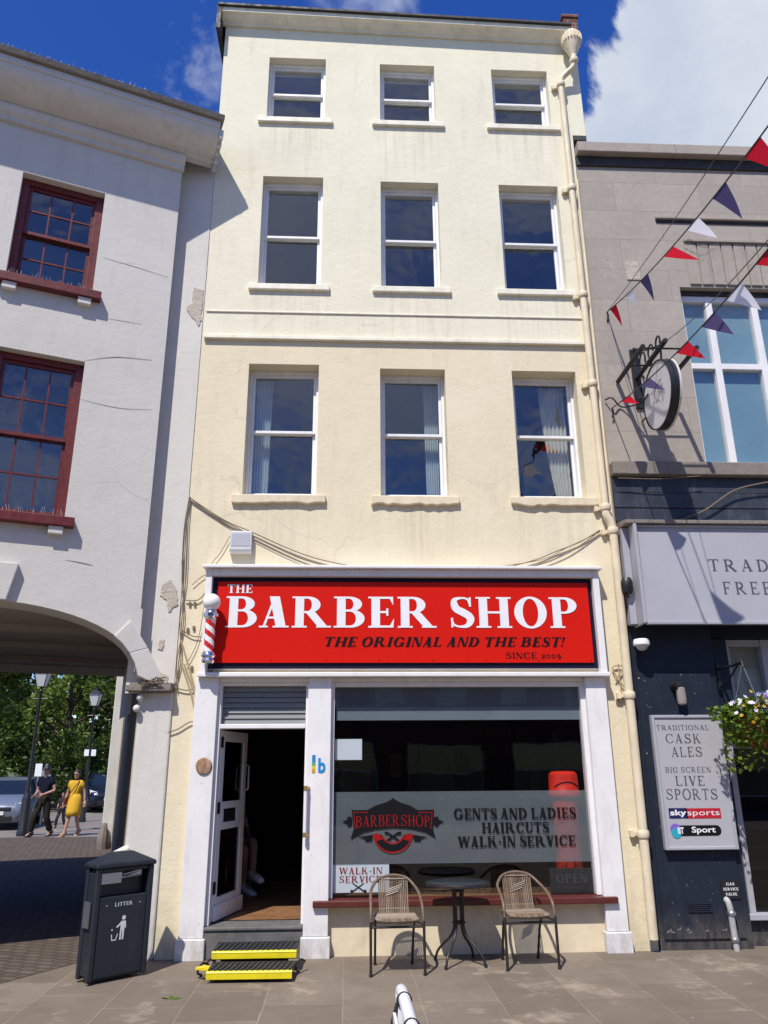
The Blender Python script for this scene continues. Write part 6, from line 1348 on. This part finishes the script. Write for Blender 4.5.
# ================================================================== TREES
def tree(label, x, y_, h_, r_, seed, mat, n=9500, group='trees beyond the arch', name='tree', ls=.27, zlow=.22):
    r = random.Random(seed); o = thing(name, label, name, (x, y_, 0), group); m = MB()
    if name == 'tree':
        m.tube([(x, y_, 0), (x+.1, y_, h_*.3), (x-.05, y_+.1, h_*.6)], [.22, .16, .08], 10)
        for k in range(9):
            w = r.uniform(0, 2*PI); z = h_*r.uniform(.2, .5); d = Vector((math.cos(w), math.sin(w), .55)); m.tube([Vector((x, y_, z)), Vector((x, y_, z))+d*r_*.4+Vector((0, 0, .1)), Vector((x, y_, z))+d*r_*.8], [.07, .05, .02], 6)
        m.build('trunk', M['bark'], o, smooth=True)
    cl = []
    for k in range(46 if name == 'tree' else 16):
        w = r.uniform(0, 2*PI); q = math.sqrt(r.uniform(.05, 1)); z = r.uniform(zlow, 1); prof = math.sin(min(1, (z-zlow*.6)/(1-zlow*.6)*1.0)*PI*.86+.35)
        cl.append((Vector((x+r_*q*prof*math.cos(w), y_+r_*q*prof*math.sin(w), h_*z)), r.uniform(.45, .95)*r_*.3))
    m = MB()
    for k in range(n):
        c, s = r.choice(cl); v = Vector((r.gauss(0, 1), r.gauss(0, 1), r.gauss(0, .8))).normalized()*s*r.uniform(.55, 1.08); leafquad(m, c+v, ls, r)
    m.build('crown', mat, o, recalc=False); return o
for i, (x, y_, h_, r_, s, d_, lbl) in enumerate(((-18.5, 30, 9, 3.8, 1, 0, 'broad leafy tree at the left edge beyond the arch'), (-14.2, 33, 10, 3.6, 2, 0, 'leafy tree behind the thick based lamp post'), (-11.2, 37, 9.2, 3.4, 3, 1, 'darker tree behind the slim lamp post near the passage wall'), (-22, 40, 11, 4.4, 4, 1, 'tall dark tree far behind the silver car'), (-16.5, 42, 12, 4.5, 5, 0, 'tall tree farthest back between the two lamp posts'))):
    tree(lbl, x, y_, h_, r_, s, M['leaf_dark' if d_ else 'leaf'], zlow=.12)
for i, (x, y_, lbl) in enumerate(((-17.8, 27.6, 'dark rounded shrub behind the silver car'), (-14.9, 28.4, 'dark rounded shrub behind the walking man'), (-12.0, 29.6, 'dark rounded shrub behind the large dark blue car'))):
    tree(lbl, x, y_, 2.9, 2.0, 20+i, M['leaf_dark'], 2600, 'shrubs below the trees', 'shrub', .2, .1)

r_ = random.Random(77); m = MB()
for k in range(20000):
    x = r_.uniform(-44, -2); top = 11+2.0*math.sin(x*.9)+1.5*math.sin(x*2.3+1); leafquad(m, Vector((x, 50+r_.uniform(-1.5, 1.5), r_.uniform(0, max(4, top)))), .6, r_)
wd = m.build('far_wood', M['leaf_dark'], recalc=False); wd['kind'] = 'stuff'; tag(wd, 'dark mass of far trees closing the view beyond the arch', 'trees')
# the terrace across the street, which the shop glass and the lower panes reflect
OT = thing('brick_terrace', 'long brick terrace across the street behind the viewer, mirrored faintly in the shop glass', 'building', (0, -24, 0))
mb = MB(); oh = [(x-.55, x+.55, z, z+1.7) for x in [-19+k*2.6 for k in range(16)] for z in (4.2, 7.0)]+[(x-1.6, x+1.6, .5, 2.7) for x in [-18+k*4.4 for k in range(9)]]
wall_holes(mb, lambda u, d, z: (u, -24-d, z), -22, 22, 0, 10, oh, .2); mb.quad((-22, -24, 10), (22, -24, 10), (22, -32, 10), (-22, -32, 10)); mb.quad((-22, -24, 0), (-22, -24, 10), (-22, -32, 10), (-22, -32, 0)); mb.quad((22, -24, 0), (22, -32, 0), (22, -32, 10), (22, -24, 10))
mb.build('wall', M['brickred'], OT); mb = MB(); mb.prism([(-22, -23.7, 10), (-22, -28, 12), (-22, -32.2, 10)], (44, 0, 0)); mb.build('roof', M['slate'], OT)
for a, b_, c_, d_ in oh:
    q = MB(); q.box(a, a+.07, -24.18, -24.1, c_, d_); q.box(b_-.07, b_, -24.18, -24.1, c_, d_); q.box(a+.07, b_-.07, -24.18, -24.1, c_, c_+.07); q.box(a+.07, b_-.07, -24.18, -24.1, d_-.07, d_); q.box(a+.07, b_-.07, -24.17, -24.11, (c_+d_)/2-.03, (c_+d_)/2+.03); W_ = q.build('window', M['upvc'], OT)
    q = MB(); q.quad((a, -24.15, c_), (b_, -24.15, c_), (b_, -24.15, d_), (a, -24.15, d_)); q.build('pane', M['tint'], W_)
# ================================================================== LIGHT
sd = Vector((.48, 1.0, -1.65)).normalized()
sun = bpy.data.objects.new('sun', bpy.data.lights.new('sun', 'SUN')); COL.objects.link(sun); sun.data.energy = 4.9; sun.data.angle = math.radians(.53); sun.data.color = (1, .95, .875)
sun.rotation_euler = sd.to_track_quat('-Z', 'Y').to_euler()
el = math.asin(-sd.z); az = math.atan2(-sd.x, -sd.y)
w = bpy.data.worlds.new('World'); sc.world = w; w.use_nodes = True; nt = w.node_tree; nt.nodes.clear()
sky = nt.nodes.new('ShaderNodeTexSky'); sky.sky_type = 'NISHITA'; sky.sun_disc = False; sky.sun_elevation = el; sky.sun_rotation = az; sky.altitude = 100; sky.air_density = 1.0; sky.dust_density = .3; sky.ozone_density = 3.0
bg = nt.nodes.new('ShaderNodeBackground'); bg.inputs[1].default_value = .09; out = nt.nodes.new('ShaderNodeOutputWorld')
tc = nt.nodes.new('ShaderNodeTexCoord'); vec = tc.outputs['Generated']
def cloud(direction, c0, c1, wgt, scale, prev, amp=.16, seed=0, strength=1.0):
    d = nd(nt, 'ShaderNodeVectorMath', operation='DOT_PRODUCT'); nt.links.new(vec, d.inputs[0]); d.inputs[1].default_value = direction.normalized()
    mp = nd(nt, 'ShaderNodeMapping'); mp.inputs['Location'].default_value = (seed, seed*.7, seed*.3); nt.links.new(vec, mp.inputs[0])
    n = noise(nt, mp.outputs[0], scale, 9, .58, .25)
    f = mth(nt, 'ADD', d.outputs['Value'], mth(nt, 'MULTIPLY', mth(nt, 'SUBTRACT', n, .5), amp))
    mr = nd(nt, 'ShaderNodeMapRange', interpolation_type='SMOOTHSTEP'); nt.links.new(f, mr.inputs[0]); mr.inputs[1].default_value = c0; mr.inputs[2].default_value = c1
    sh = ramp(nt, noise(nt, mp.outputs[0], scale*.6, 6, .6), [(.3, (5.0, 5.8, 7.4)), (.7, (8.6, 8.9, 9.4))])
    return mixc(nt, mth(nt, 'MULTIPLY', mr.outputs[0], strength), prev, sh)
cS = nd(nt, 'ShaderNodeHueSaturation'); cS.inputs['Saturation'].default_value = 1.34; cS.inputs['Hue'].default_value = .522; cS.inputs['Value'].default_value = 1.65; nt.links.new(sky.outputs[0], cS.inputs['Color'])
c = cS.outputs[0]
c = cloud(ray(775, 85), .9815, .9855, 1, 5.5, c, .055, 1)
c = cloud(ray(205, 62), .9990, 1.0015, 1, 26, c, .008, 3, .35)
c = cloud(ray(365, -6), .9982, 1.0012, 1, 20, c, .006, 5, .6)
c = cloud(Vector((0, -1, .85)), .90, 1.06, 1, 4.2, c, 1.0, 7, .6)
nt.links.new(c, bg.inputs[0]); nt.links.new(bg.outputs[0], out.inputs[0])
sc.view_settings.view_transform = 'Standard'; sc.view_settings.look = 'None'; sc.view_settings.exposure = .12; sc.view_settings.gamma = 1
sc.render.engine = 'CYCLES'; sc.cycles.max_bounces = 8; sc.cycles.transparent_max_bounces = 16
